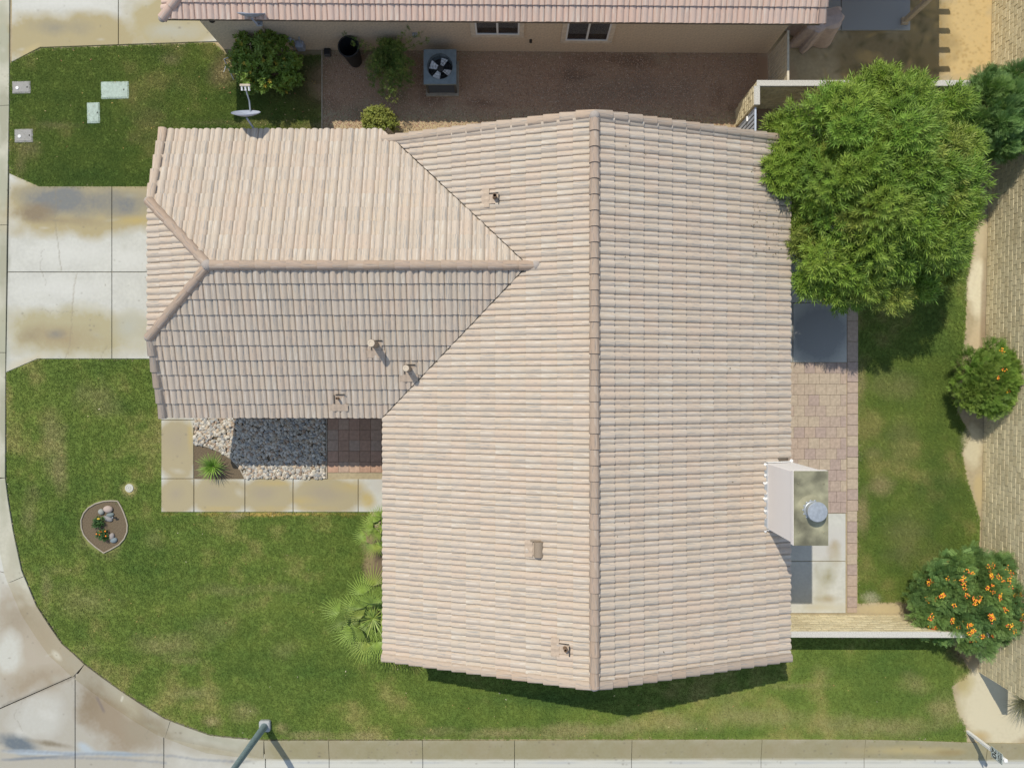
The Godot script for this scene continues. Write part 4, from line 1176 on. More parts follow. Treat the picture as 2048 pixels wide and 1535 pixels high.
func build_ground() -> void:
	structure("street", sheet(rect(-3000, -3000, 5000, 4500), -0.14), M.asphalt, "grey asphalt street beyond the curb")
	structure("soil", sheet([Vector2(20, -1200), Vector2(3400, -1200), Vector2(3400, 1486), Vector2(1930, 1486), Vector2(520, 1477), Vector2(420, 1467), Vector2(330, 1434), Vector2(240, 1377), Vector2(170, 1325), Vector2(125, 1284), Vector2(75, 1209), Vector2(45, 1139), Vector2(28, 1059), Vector2(18, 999), Vector2(13, 955), Vector2(12, 745), Vector2(18, 346)], -0.008), M.ground, "bare tan earth of the side yards and verges")
	for s: Array in [[LAWN_NORTH, "lawn between the two driveways"], [LAWN_FRONT, "front lawn that curves round the street corner"], [LAWN_YARD, "narrow back lawn beside the patio"]]: structure("lawn", sheet(s[0], 0.0), M.ground, s[1])
	structure("gravel_strip", sheet([Vector2(645, 95), Vector2(1520, 98), Vector2(1520, 262), Vector2(645, 262)], -0.002), M.ground, "strip of fine brown gravel between the houses")
	# driveways
	var d := ground_node("driveway", "own concrete driveway of four slabs, stained tan and blue-grey")
	for poly: Array in [[Vector2(19, 347), Vector2(78, 373), Vector2(223.4, 373), Vector2(223.4, 543.3), Vector2(16, 543.3)], rect(224.6, 373, 470, 543.3), [Vector2(16, 544.7), Vector2(223.4, 544.7), Vector2(223.4, 717), Vector2(75, 717), Vector2(12.5, 744)], rect(224.6, 544.7, 470, 717)]:
		part("slab", slab(poly, 0.025), M.concrete, d)
	d = ground_node("driveway", "neighbour's concrete driveway in the upper left corner")
	part("slab", slab([Vector2(24, -90), Vector2(236.4, -90), Vector2(236.4, 89.5), Vector2(80, 95), Vector2(24, 124)], 0.025), M.concrete, d)
	part("slab", slab([Vector2(237.8, -90), Vector2(460, -90), Vector2(460, 83), Vector2(430, 83), Vector2(237.8, 89.5)], 0.025), M.concrete, d)
	# curb and gutter round the corner
	d = ground_node("curb", "concrete rolled curb that bends round the street corner")
	for q: Array in [[-110, 211, 21, 20], [211, 450, 20, 16], [450, 705, 16, 13], [705, 955, 13, 12]]:
		curb([Vector2(q[2] - 1.5, q[0]), Vector2((q[2] + q[3]) * 0.5 - 1.5, (q[0] + q[1]) * 0.5), Vector2(q[3] - 1.5, q[1])], 40.0, "curb_segment", d, M.concrete_curb)
	for pts: Array in [[Vector2(10.5, 955), Vector2(16, 1000), Vector2(26, 1060), Vector2(43, 1140), Vector2(48, 1152)], [Vector2(48, 1152), Vector2(73, 1211), Vector2(98, 1250), Vector2(124, 1287), Vector2(148, 1308), Vector2(169, 1328)], [Vector2(169, 1328), Vector2(205, 1355), Vector2(240, 1380), Vector2(285, 1410), Vector2(330, 1437), Vector2(341, 1441)], [Vector2(341, 1441), Vector2(380, 1456), Vector2(420, 1470), Vector2(470, 1476), Vector2(528, 1480)],
			[Vector2(528, 1480), Vector2(590, 1480), Vector2(657, 1480)], [Vector2(657, 1480), Vector2(750, 1480), Vector2(845, 1480)], [Vector2(845, 1480), Vector2(940, 1480), Vector2(1029, 1480)], [Vector2(1029, 1480), Vector2(1150, 1479), Vector2(1264, 1479)], [Vector2(1264, 1479), Vector2(1400, 1478), Vector2(1524, 1478)], [Vector2(1524, 1478), Vector2(1630, 1478), Vector2(1731, 1478)], [Vector2(1731, 1478), Vector2(1830, 1480), Vector2(1976, 1485)], [Vector2(1976, 1485), Vector2(2100, 1487), Vector2(2250, 1489)]]:
		curb(pts, 39.0, "curb_segment", d, M.concrete_curb)
	d = ground_node("gutter", "flat concrete gutter and corner apron below the curb")
	for poly: Array in [[Vector2(-120, 1150), Vector2(-20, 1140), Vector2(16, 1150), Vector2(46, 1226), Vector2(72, 1264), Vector2(102, 1302), Vector2(126, 1328), Vector2(146.3, 1346), Vector2(146.3, 1351.6), Vector2(0, 1416), Vector2(-120, 1468)], [Vector2(146.3, 1353), Vector2(146.3, 1620), Vector2(-120, 1620), Vector2(-120, 1470), Vector2(0, 1418)],
			[Vector2(147.7, 1346), Vector2(190, 1378), Vector2(226, 1402), Vector2(270, 1432), Vector2(324.3, 1462), Vector2(324.3, 1620), Vector2(147.7, 1620)], [Vector2(325.7, 1462), Vector2(372, 1484), Vector2(412, 1498), Vector2(466, 1506), Vector2(528.3, 1510), Vector2(528.3, 1620), Vector2(325.7, 1620)]]:
		part("slab", slab(poly, -0.06), M.concrete, d)
	var xs := [529.3, 657, 845, 1029, 1264, 1524, 1731, 1976, 2250]
	for k in xs.size() - 1: part("slab", slab(rect(xs[k] + 0.5, 1516.5, xs[k + 1] - 0.5, 1538), -0.06), M.concrete, d)
	for k in 3: part("slab", slab(rect(-60, [-110, 211, 450][k] + 0.5, -16, [211, 450, 705][k] - 0.5), -0.06), M.concrete, d)
	part("slab", slab([Vector2(-60, 705.5), Vector2(-16, 705.5), Vector2(-16, 960), Vector2(-6, 1060), Vector2(18, 1149), Vector2(-20, 1139), Vector2(-60, 1144)], -0.06), M.concrete, d)
	# entry walk, pavers, pebbles, bed
	d = ground_node("walkway", "warm tan concrete entry walk in square slabs")
	for r: Array in [[323, 740, 387, 839], [323, 840.4, 387, 956.2], [323, 957.6, 387.3, 1023], [389, 957.6, 489.4, 1023], [490.8, 957.6, 585.6, 1023], [587.4, 957.6, 716, 1023], [717.4, 957.6, 840, 1023]]: part("slab", slab(rect(r[0], r[1], r[2], r[3]), 0.025), M.concrete, d)
	d = ground_node("paving", "reddish square pavers at the front door")
	part("edging", slab(rect(651.5, 740, 654.5, 956.5), 0.028), M.concrete_plain, d)
	for j in 10:
		for k in 9:
			var x := 655.3 + k * 21.6; var y := 752.0 + j * 21.4
			if y + 21.0 > 957.0: continue
			part("paver", slab(rect(x, y, x + 21.1, minf(y + 20.9, 956.8)), 0.022 + rng.randf_range(-0.002, 0.002), 0.06, 0.003), M["paver_red_%d" % (rng.randi() % 4)], d)
	structure("bed_soil", sheet([Vector2(388, 880), Vector2(415, 888), Vector2(440, 898), Vector2(465, 914), Vector2(486, 940), Vector2(492, 957), Vector2(388, 957)], 0.002), M.soil, "brown soil of the corner bed")
	structure("pebble_bed", sheet([Vector2(388, 760), Vector2(651, 760), Vector2(651, 957), Vector2(492, 957), Vector2(486, 940), Vector2(465, 914), Vector2(440, 898), Vector2(415, 888), Vector2(388, 880)], 0.0), M.soil, "bed under the river pebbles")
	var mb := MB.new()
	var arc := []
	for q: Vector2 in [Vector2(388, 888), Vector2(402, 890), Vector2(415, 893), Vector2(440, 903), Vector2(462, 917), Vector2(480, 937), Vector2(490, 957)]: arc.append(g(q.x, q.y, 0.02))
	mb.tube(arc, [0.025, 0.025, 0.025, 0.025, 0.025, 0.025, 0.025], 6)
	tag(part("bed_edging", mb.mesh(), M.concrete_plain, self), "thin curved concrete edging between the pebbles and the corner bed", "edging")
	# back patio
	d = ground_node("patio", "back patio of square pavers and concrete slabs along the house")
	for r: Array in [[1560, 440, 1693.5, 604.5], [1586, 606, 1693.5, 724], [1560, 606, 1584.8, 724]]: part("slab", slab(rect(r[0], r[1], r[2], r[3]), 0.025), M.concrete, d)
	for r: Array in [[1560, 1026.5, 1691, 1121], [1560, 1122.4, 1691, 1225]]: part("slab", slab(rect(r[0], r[1], r[2], r[3]), 0.025), M.concrete, d)
	for j in 14:
		var y := 725.2 + j * 21.45
		var x := 1545.0 + (j % 2) * 8.0
		while x < 1692.0:
			var w := 21.4
			var x1 := minf(x + w, 1693.2)
			if x1 - x > 4.0: part("paver", slab(rect(x, y, x1 - 0.45, y + 21.0), 0.022 + rng.randf_range(-0.002, 0.002), 0.06, 0.003), M["paver_tan_%d" % (rng.randi() % 5)], d)
			x += w
	var y := 440.0
	while y < 1224.0:
		var h := minf(21.45 if y > 724 else 40.5, 1225.0 - y)
		part("paver", slab(rect(1694.4, y, 1716.0 - (2.0 if y > 1000 else 0.0), y + h - 0.7), 0.022, 0.06, 0.005), M["paver_tan_%d" % (rng.randi() % 5)] if y < 1120 else M["paver_tan_%d" % ([1, 3, 4][rng.randi() % 3])], d)
		y += h
	# neighbour's patio
	d = ground_node("patio", "neighbour's blue-grey concrete patio in the upper right")
	part("slab", slab(rect(1560, -150, 1681.4, 61), 0.03), M.concrete, d)
	part("slab", slab(rect(1682.6, -150, 1820, 61), 0.03), M.concrete, d)

func build_bed() -> void:
	var ring := []
	for q: Vector2 in [Vector2(980, 527), Vector2(870, 520), Vector2(740, 530), Vector2(600, 570), Vector2(480, 640), Vector2(400, 730), Vector2(355, 850), Vector2(360, 980), Vector2(400, 1100), Vector2(480, 1200), Vector2(600, 1310), Vector2(740, 1410), Vector2(860, 1350), Vector2(1000, 1270), Vector2(1090, 1170), Vector2(1140, 1050), Vector2(1145, 930), Vector2(1120, 830), Vector2(1080, 720), Vector2(1040, 630), Vector2(980, 527)]:
		ring.append(Vector2(120, 940) + q / 8.53)
	var inside := ring.slice(0, 20)
	structure("planting_bed", sheet(inside, 0.012), M.soil, "leaf-shaped brown soil bed in the front lawn")
	var mb := MB.new()
	var pts := []
	var rad := []
	for q: Vector2 in ring:
		pts.append(g(q.x, q.y, 0.025)); rad.append(0.022)
	mb.tube(pts, rad, 6)
	tag(part("bed_edging", mb.mesh(), M.concrete_plain, self), "thin pale edging ring round the leaf-shaped bed in the lawn", "edging")
	var nz := FastNoiseLite.new()
	nz.frequency = 0.008
	for s: Array in [[833, 660, 80, 62, 0.0, Color(0.55, 0.44, 0.38), "large pinkish round stone, the biggest in the front bed"], [712, 705, 50, 52, 0.0, Color(0.38, 0.40, 0.37), "round pale grey stone left of the big pinkish one"], [862, 757, 68, 38, -0.2, Color(0.22, 0.27, 0.27), "blue-grey stone between the pinkish and the speckled grey one"], [826, 822, 86, 44, 0.35, Color(0.33, 0.32, 0.32), "long speckled grey stone below the blue-grey one"], [892, 1125, 44, 62, 0.3, Color(0.39, 0.35, 0.33), "upright egg-shaped mauve stone, upper of the lower pair"], [926, 1190, 62, 44, -0.35, Color(0.24, 0.30, 0.33), "flat blue stone, lower of the lower pair"]]:
		var p := g(120 + s[0] / 8.53, 940 + s[1] / 8.53)
		var r := MB.new()
		var k := 1.0 / 8.53 / S
		r.ball(Vector3.ZERO, Vector3(s[2] * k, minf(s[2], s[3]) * k * 0.75, s[3] * k), Basis.from_euler(Vector3(0, -s[4], 0)), Color.WHITE, 12, 18, 0.10, nz)
		var m := mat("stone", s[5], 0.75)
		grainy(m, M.speckle, M.bump_fine, 3.0, 0.5)
		var o := part("stone", r.mesh(), m, self, Transform3D(Basis.IDENTITY, p + Vector3(0, minf(s[2], s[3]) * k * 0.45, 0)))
		tag(o, s[6], "stone", "stones in the front bed")
	var sp := g(120 + 957 / 8.53, 940 + 797 / 8.53)
	var t := thing("garden_spotlight", "tiny garden spotlight on a stake beside the stones", "light", sp)
	mb = MB.new()
	mb.tube([Vector3(0, 0, 0), Vector3(0, 0.09, 0)], [0.012, 0.012], 6)
	part("stake", mb.mesh(), M.black, t)
	mb = MB.new()
	mb.tube([Vector3(0.045, 0.10, 0.01), Vector3(-0.035, 0.13, -0.01)], [0.02, 0.034], 10)
	part("lamp_head", mb.mesh(), M.black, t)
	mb = MB.new()
	mb.lathe(Vector3(-0.03, 0.15, -0.01), [Vector2(0.022, 0.0), Vector2(0.018, 0.008), Vector2(0, 0.01)], 10)
	part("lens", mb.mesh(), M.galvanized, t)

func build_lids() -> void:
	for s: Array in [[43, 175, 37, 25, "grey_lid", "grey utility box lid with a white knob, upper of two by the gutter"], [47.5, 271.5, 37, 27, "grey_lid", "grey utility box lid with a white knob, lower of two by the gutter"], [230, 180.5, 56, 35, "green_lid", "larger pale green plastic utility lid in the north lawn"], [187, 226, 26, 42, "green_lid", "smaller upright green utility lid in the north lawn"]]:
		var p := g(s[0], s[1])
		var t := thing("utility_lid", s[5], "utility lid", p, 0.02, "utility box lids in the north lawn")
		var w: float = s[2] / S; var d: float = s[3] / S
		var mb := MB.new()
		mb.box(Vector3(0, 0.0, 0), Vector3(w, 0.05, d), 0.012)
		part("frame", mb.mesh(), M[s[4]], t)
		mb = MB.new()
		mb.box(Vector3(0, 0.02, 0), Vector3(w - 0.07, 0.03, d - 0.07), 0.008)
		part("cover", mb.mesh(), M[s[4]], t)
		if s[4] == "grey_lid":
			mb = MB.new()
			mb.lathe(Vector3(-w * 0.2, 0.035, d * 0.06), [Vector2(0.05, 0.0), Vector2(0.045, 0.015), Vector2(0.0, 0.018)], 14)
			part("knob", mb.mesh(), M.white_paint, t)
		mb = MB.new()
		mb.box(Vector3(w * 0.33, 0.036, 0), Vector3(0.03, 0.004, 0.05), 0.0)
		part("lift_hole", mb.mesh(), M.black, t)
	var t := thing("irrigation_valve", "round whitish valve lid in a worn dry ring of the front lawn", "lid", g(258.5, 975.5))
	var mb := MB.new()
	mb.lathe(Vector3.ZERO, [Vector2(0.125, 0.0), Vector2(0.12, 0.025), Vector2(0.085, 0.028), Vector2(0.08, 0.02), Vector2(0.06, 0.02), Vector2(0.055, 0.03), Vector2(0.03, 0.03), Vector2(0.026, 0.02), Vector2(0.0, 0.02)], 24)
	part("cover", mb.mesh(), M.pale_lid, t)

func dish(label: String, base: Vector3, mast: Array, r: float, aim: Vector3) -> void:
	var t := thing("satellite_dish", label, "satellite dish", base, 0.0, "satellite dishes on the two roofs")
	var mb := MB.new()
	mb.box(Vector3(0, 0.03, 0), Vector3(0.16, 0.04, 0.14), 0.006)
	part("mount_plate", mb.mesh(), M.galvanized, t)
	var top: Vector3 = mast[mast.size() - 1]
	mb = MB.new()
	var rr := []
	for q in mast: rr.append(0.024)
	mb.tube(mast, rr, 10)
	part("mast", mb.mesh(), M.dish_grey, t)
	var z := aim.normalized()
	var x := Vector3.UP.cross(z).normalized()
	var y := z.cross(x)
	var B := Basis(x, y, z)
	mb = MB.new()
	var o := top + z * 0.05
	for i in 6:
		for j in 28:
			var q := []
			for w: Vector2 in [Vector2(i, j), Vector2(i, j + 1), Vector2(i + 1, j + 1), Vector2(i + 1, j)]:
				var rad := w.x / 6.0; var a := TAU * w.y / 28.0
				var nn := (B * Vector3(-cos(a) * rad * 0.6, -sin(a) * rad * 0.6, 1)).normalized()
				q.append([o + B * Vector3(cos(a) * rad * r * 1.0, sin(a) * rad * r * 1.08, rad * rad * 0.085), nn])
			for s: float in [1.0, -1.0]:
				var e := z * (0.0 if s > 0 else -0.012)
				mb.tris(q[0][0] + e, q[1][0] + e, q[2][0] + e, q[0][1] * s, q[1][1] * s, q[2][1] * s); mb.tris(q[0][0] + e, q[2][0] + e, q[3][0] + e, q[0][1] * s, q[2][1] * s, q[3][1] * s)
			if i == 5: mb.quad(q[2][0], q[3][0], q[3][0] - z * 0.012, q[2][0] - z * 0.012, q[2][0] - o)
	part("reflector", mb.mesh(), M.dish_grey, t)
	mb = MB.new()
	var f := o + z * 0.62 - y * 0.22
	mb.tube([o - y * r * 0.9, o + z * 0.3 - y * 0.36, f], [0.022, 0.02, 0.02], 8)
	part("feed_arm", mb.mesh(), M.galvanized, t)
	mb = MB.new()
	mb.box(f + z * 0.07, Vector3(0.26, 0.05, 0.06), 0.008)
	var fh := part("feed_bracket", mb.mesh(), M.tan_paint, t)
	for k in 3:
		mb = MB.new()
		mb.tube([f + x * (k - 1) * 0.09 + z * 0.05, f + x * (k - 1) * 0.09 - z * 0.02, f + x * (k - 1) * 0.09 - z * 0.05], [0.022, 0.024, 0.034], 10)
		part("feed_horn", mb.mesh(), M.white_paint, fh)

func build_neighbour() -> void:
	var b := thing("neighbour_house", "neighbour's beige stucco house with pink tiled roof along the top edge", "house", Vector3(-8.45, 0, -9.80), -0.0077)
	var Lw := 15.93
	var he := 2.56
	var ez := 0.44
	var ridge_z := -4.2
	var hr := he + (ez - ridge_z) * P
	var mb := MB.new()
	mb.box(Vector3(Lw * 0.5, 1.2, -4.3), Vector3(Lw, 2.42, 8.6), 0.012)
	part("wall", mb.mesh(), M.stucco_beige, b)
	mb = MB.new()
	var x0 := -0.47; var x1 := 16.37
	var ri := ez - ridge_z
	deck(mb, [Vector3(x0, he, ez), Vector3(x1, he, ez), Vector3(x1, hr, ridge_z), Vector3(x0 + ri, hr, ridge_z)])
	deck(mb, [Vector3(x0, he, ez), Vector3(x0, he, ridge_z - ri), Vector3(x0 + ri, hr, ridge_z)])
	deck(mb, [Vector3(x0, he, ridge_z - ri), Vector3(x1, he, ridge_z - ri), Vector3(x1, hr, ridge_z), Vector3(x0 + ri, hr, ridge_z)])
	mb.tri(Vector3(x1 - 0.4, he, ez - 0.4), Vector3(x1 - 0.4, he, ridge_z - ri + 0.4), Vector3(x1 - 0.4, hr - 0.2, ridge_z), Vector3.RIGHT)
	var roof := part("roof", mb.mesh(), M.roof_board, b)
	var whole := []
	var cut := []
	slope(Vector3(x0, he, ez), Vector3.RIGHT, Vector3(0, SN, -C), x1 - x0, ri / C - 0.05, func(u: float, v: float) -> Array: return [Vector3(1, -C, -0.02)], whole, cut, 0.1)
	slope(Vector3(x0, he, ez - 2 * ri), Vector3.BACK, Vector3(C, SN, 0), 2 * ri, ri / C - 0.05, func(u: float, v: float) -> Array: return [Vector3(1, -C, 0), Vector3(-1, -C, 2 * ri - 0.02)], whole, cut)
	lay_tiles(roof, whole, cut, M.tile_pink, 300)
	ridge_run("hip_tile", roof, Vector3(x0 - 0.02, he + 0.02, ez + 0.02), Vector3(x0 + ri, hr + 0.04, ridge_z), Vector3.UP, M.ridge_pink, 0.37)
	rake_run(roof, Vector3(x1, he, ez), Vector3.RIGHT, Vector3(0, SN, -C), ri / C, 1.0, M.ridge_pink)
	mb = MB.new()
	mb.ball(Vector3(x0 - 0.02, he + 0.05, ez + 0.02), Vector3(0.10, 0.09, 0.10), Basis.IDENTITY, Color.WHITE, 8, 12)
	part("mortar_cap", mb.mesh(), M.mortar, roof)
	mb = MB.new()
	mb.box(Vector3((x0 + x1) * 0.5, he - 0.10, ez - 0.05), Vector3(x1 - x0, 0.10, 0.03), 0.004)
	part("fascia", mb.mesh(), M.tan_paint, b)
	for w: Array in [[7.44, 8.66, 1.04], [9.95, 11.15, 0.74]]:
		var x: float = (w[0] + w[1]) * 0.5; var ww: float = w[1] - w[0]; var y0: float = w[2]; var hh := 1.25
		mb = MB.new()
		for q: Array in [[x, y0 - 0.07, ww + 0.26, 0.14], [x, y0 + hh + 0.07, ww + 0.26, 0.14], [x - ww * 0.5 - 0.065, y0 + hh * 0.5, 0.13, hh - 0.004], [x + ww * 0.5 + 0.065, y0 + hh * 0.5, 0.13, hh - 0.004]]: mb.box(Vector3(q[0], q[1], 0.022), Vector3(q[2], q[3], 0.05), 0.008)
		part("window_trim", mb.mesh(), M.stucco_beige_light, b)
		mb = MB.new()
		for q: Array in [[x, y0 + 0.025, ww, 0.05], [x, y0 + hh - 0.025, ww, 0.05], [x - ww * 0.5 + 0.025, y0 + hh * 0.5, 0.05, hh - 0.104], [x + ww * 0.5 - 0.025, y0 + hh * 0.5, 0.05, hh - 0.104], [x, y0 + hh * 0.5, 0.055, hh - 0.104]]: mb.box(Vector3(q[0], q[1], 0.018), Vector3(q[2], q[3], 0.04), 0.004)
		var fr := part("window", mb.mesh(), M.white_paint, b)
		for s: float in [-1.0, 1.0]:
			mb = MB.new()
			mb.box(Vector3(x + s * ww * 0.25, y0 + hh * 0.5, 0.022), Vector3(ww * 0.5 - 0.06, hh - 0.1, 0.005))
			part("pane", mb.mesh(), M.glass, fr)
		mb = MB.new()
		for k in 38: mb.box(Vector3(x, y0 + 0.35 + (hh - 0.4) * k / 38.0, 0.010), Vector3(ww - 0.1, 0.016, 0.005), 0.0, Basis.from_euler(Vector3(0.5, 0, 0)))
		part("blind_slats", mb.mesh(), M.blind, fr).set_meta("kind", "stuff")
		mb = MB.new()
		mb.box(Vector3(x, y0 + hh * 0.5, 0.004), Vector3(ww - 0.04, hh - 0.04, 0.003))
		part("window_back", mb.mesh(), M.black, fr)
	mb = MB.new()
	mb.box(Vector3(1.25, 1.45, 0.03), Vector3(0.75, 0.85, 0.06), 0.01)
	part("meter_panel", mb.mesh(), M.stucco_beige, b)
	mb = MB.new()
	mb.box(Vector3(0.45, 2.0, 0.06), Vector3(0.14, 0.2, 0.12), 0.02)
	mb.lathe(Vector3(0.45, 1.78, 0.09), [Vector2(0.03, 0), Vector2(0.09, 0.05), Vector2(0.09, 0.12), Vector2(0.0, 0.14)], 12)
	part("wall_lamp", mb.mesh(), M.dark_metal, b)
	mb = MB.new()
	mb.box(Vector3(5.75, 1.0, 0.04), Vector3(0.14, 0.14, 0.08), 0.01)
	part("outlet_box", mb.mesh(), M.galvanized, b)
	mb = MB.new()
	mb.tube([Vector3(8.98, 0.7, 0), Vector3(8.98, 0.7, 0.08)], [0.04, 0.04], 10)
	part("wall_vent", mb.mesh(), M.dark_metal, b)
	dish("grey satellite dish at the edge of the neighbour's pink tiled roof", Vector3(-6.52, 2.40, -9.30), [Vector3(0, 0.03, 0), Vector3(0.0, 0.12, 0.10), Vector3(-0.05, 0.42, 0.08)], 0.34, Vector3(0.03, 0.55, -1.0))
	dish("grey satellite dish standing at the north edge of the cream roof", Vector3(-6.66, 2.34, -6.55), [Vector3(0, 0.02, 0), Vector3(0.0, 0.20, -0.05), Vector3(-0.05, 0.47, -0.17)], 0.35, Vector3(0.03, 0.55, -1.0))
	# patio cover of the neighbour, above the picture's edge; only a post shows
	var c := thing("patio_cover", "tan post and roof of the neighbour's patio cover in the upper right corner", "patio cover", g(1808, 44))
	mb = MB.new()
	mb.box(Vector3(0, 1.2, 0), Vector3(0.14, 2.4, 0.14), 0.01)
	part("post", mb.mesh(), M.tan_paint, c)
	mb = MB.new()
	mb.box(Vector3(0, 0.06, 0), Vector3(0.2, 0.12, 0.2), 0.01)
	part("post_foot", mb.mesh(), M.tan_paint, c)
	mb = MB.new()
	mb.box(Vector3(-2.1, 2.5, -1.55), Vector3(4.5, 0.16, 3.4), 0.01)
	part("cover_roof", mb.mesh(), M.tan_paint, c)
	for k in 8:
		mb = MB.new()
		mb.box(Vector3(0.30, 2.5, -0.16 - k * 0.56), Vector3(0.36, 0.14, 0.10), 0.01)
		part("rafter_tail", mb.mesh(), M.tan_paint, c)
	# covered grill
	var gp := g(1622, 72)
	c = thing("covered_grill", "grill under a draped pinkish-tan cover at the neighbour's house corner", "grill cover", gp)
	mb = MB.new()
	var rows := []
	var nseg := 40
	for i in 5:
		var row := []
		for j in nseg:
			var a := TAU * j / nseg
			var sq := pow(pow(absf(cos(a)), 4.0) + pow(absf(sin(a)), 4.0), -0.25)
			var f: float = [0.0, 0.80, 1.0, 1.12, 1.28][i]
			var fold: float = 1.0 + (0.0 if i < 2 else 0.05 * i * sin(a * 7.0 + 0.6 * sin(a * 3.0)))
			var y: float = [1.08, 1.06, 0.95, 0.5, 0.02][i] + (0.05 * sin(a * 2.0 + 1.0) if i == 1 else 0.0)
			row.append(Vector3(cos(a) * sq * 0.50 * f * fold, y, sin(a) * sq * 0.30 * f * fold))
		rows.append(row)
	for i in 4:
		for j in nseg:
			var A: Vector3 = rows[i][j]; var Bq: Vector3 = rows[i][(j + 1) % nseg]; var D: Vector3 = rows[i + 1][(j + 1) % nseg]; var E: Vector3 = rows[i + 1][j]
			var hint := (A + D) * Vector3(1, 0, 1) + Vector3.UP * 0.15
			mb.tri(A, Bq, D, hint); mb.tri(A, D, E, hint)
	part("cover", mb.mesh(), M.tarp, c, Transform3D(Basis.from_euler(Vector3(0, 0.25, 0)), Vector3.ZERO))
	mb = MB.new()
	for k in 2: mb.box(Vector3(-0.3 + k * 0.6, 0.03, 0), Vector3(0.06, 0.06, 0.5), 0.01)
	part("wheels", mb.mesh(), M.black, c)

func build_side_yard() -> void:
	# air conditioner
	var p := Vector3(-2.03, 0, -8.93)
	var t := thing("air_conditioner", "grey outdoor air conditioner with a round fan on top", "air conditioner", p)
	var mb := MB.new()
	mb.box(Vector3(0, 0.03, 0.02), Vector3(0.96, 0.08, 1.02), 0.01)
	part("base_pad", mb.mesh(), M.concrete_plain, t)
	mb = MB.new()
	for s: Array in [[-0.40, -0.42], [0.40, -0.42], [-0.40, 0.42], [0.40, 0.42]]: mb.box(Vector3(s[0], 0.42, s[1]), Vector3(0.06, 0.70, 0.06), 0.01)
	mb.box(Vector3(0, 0.27, 0), Vector3(0.80, 0.42, 0.80), 0.01)
	for s: float in [-1.0, 1.0]:
		mb.box(Vector3(s * 0.415, 0.58, 0), Vector3(0.02, 0.30, 0.78), 0.004)
		mb.box(Vector3(0, 0.58, s * 0.40), Vector3(0.78, 0.30, 0.02), 0.004)
	part("cabinet", mb.mesh(), M.ac_dark, t)
	for k in 14:
		mb = MB.new()
		mb.box(Vector3(0, 0.10 + k * 0.047, 0.435), Vector3(0.76, 0.016, 0.02), 0.0, Basis.from_euler(Vector3(0.4, 0, 0)))
		part("louvre", mb.mesh(), M.ac_dark, t)
	mb = MB.new()                                      # top plate with a round opening
	var n := 32
	for j in n:
		var a0 := TAU * j / n; var a1 := TAU * (j + 1) / n
		var q := []
		for a: float in [a0, a1]:
			var sq := 1.0 / maxf(absf(cos(a)), absf(sin(a)))
			q.append([Vector3(cos(a) * 0.355, 0.80, sin(a) * 0.355), Vector3(cos(a) * sq * 0.46, 0.79, sin(a) * sq * 0.49), Vector3(cos(a) * sq * 0.46, 0.71, sin(a) * sq * 0.49), Vector3(cos(a) * 0.345, 0.50, sin(a) * 0.345)])
		mb.quad(q[0][0], q[1][0], q[1][1], q[0][1], Vector3.UP)
		mb.quad(q[0][1], q[1][1], q[1][2], q[0][2], q[0][1] * Vector3(1, 0, 1))
		mb.quad(q[0][0], q[1][0], q[1][3], q[0][3], -q[0][0] * Vector3(1, 0, 1))
	part("top_plate", mb.mesh(), M.ac_grey, t)
	mb = MB.new()
	mb.lathe(Vector3(0, 0.50, 0), [Vector2(0.345, 0.0), Vector2(0.0, 0.0)], 24)
	part("shroud_floor", mb.mesh(), M.black, t)
	for k in 4:
		mb = MB.new()
		var a := k * TAU / 4.0 + 0.45
		var d := Vector3(cos(a), 0, sin(a)); var s := Vector3(-sin(a), 0, cos(a))
		mb.quad(Vector3(0, 0.62, 0) + d * 0.09 - s * 0.05, Vector3(0, 0.62, 0) + d * 0.31 - s * 0.12, Vector3(0, 0.70, 0) + d * 0.31 + s * 0.10, Vector3(0, 0.67, 0) + d * 0.09 + s * 0.05, Vector3.UP)
		part("fan_blade", mb.mesh(), M.white_paint, t)
	mb = MB.new()
	mb.lathe(Vector3(0, 0.6, 0), [Vector2(0.10, 0.0), Vector2(0.09, 0.09), Vector2(0, 0.11)], 16)
	part("fan_hub", mb.mesh(), M.dark_metal, t)
	mb = MB.new()
	for r: float in [0.12, 0.20, 0.28, 0.355]:
		var pts := []
		var rr := []
		for j in 25:
			pts.append(Vector3(cos(TAU * j / 24.0) * r, 0.815, sin(TAU * j / 24.0) * r)); rr.append(0.004)
		mb.tube(pts, rr, 4, Color.WHITE, false)
	for j in 4:
		var a := j * PI / 4.0
		mb.tube([Vector3(cos(a), 0, sin(a)) * 0.36 + Vector3(0, 0.82, 0), -Vector3(cos(a), 0, sin(a)) * 0.36 + Vector3(0, 0.82, 0)], [0.005, 0.005], 4)
	part("grille", mb.mesh(), M.dark_metal, t)
	# black bin
	t = thing("black_bin", "black open plastic bin against the neighbour's wall", "bin", g(711, 122))
	mb = MB.new()
	mb.lathe(Vector3.ZERO, [Vector2(0.0, 0.0), Vector2(0.19, 0.0), Vector2(0.28, 0.86), Vector2(0.305, 0.86), Vector2(0.305, 0.90), Vector2(0.27, 0.90), Vector2(0.18, 0.05), Vector2(0.0, 0.05)], 26)
	part("bin_body", mb.mesh(), M.black_plastic, t)
	mb = MB.new()
	mb.box(Vector3(0, 0.80, -0.31), Vector3(0.2, 0.05, 0.06), 0.01)
	part("handle", mb.mesh(), M.black_plastic, t)
	# gas meter and valve box
	t = thing("gas_meter", "grey gas meter with pipes on the neighbour's wall beside the leafy bush", "gas meter", g(606, 103))
	mb = MB.new()
	mb.box(Vector3(0.05, 0.45, 0.05), Vector3(0.24, 0.30, 0.20), 0.03)
	part("meter_box", mb.mesh(), M.dish_grey, t)
	mb = MB.new()
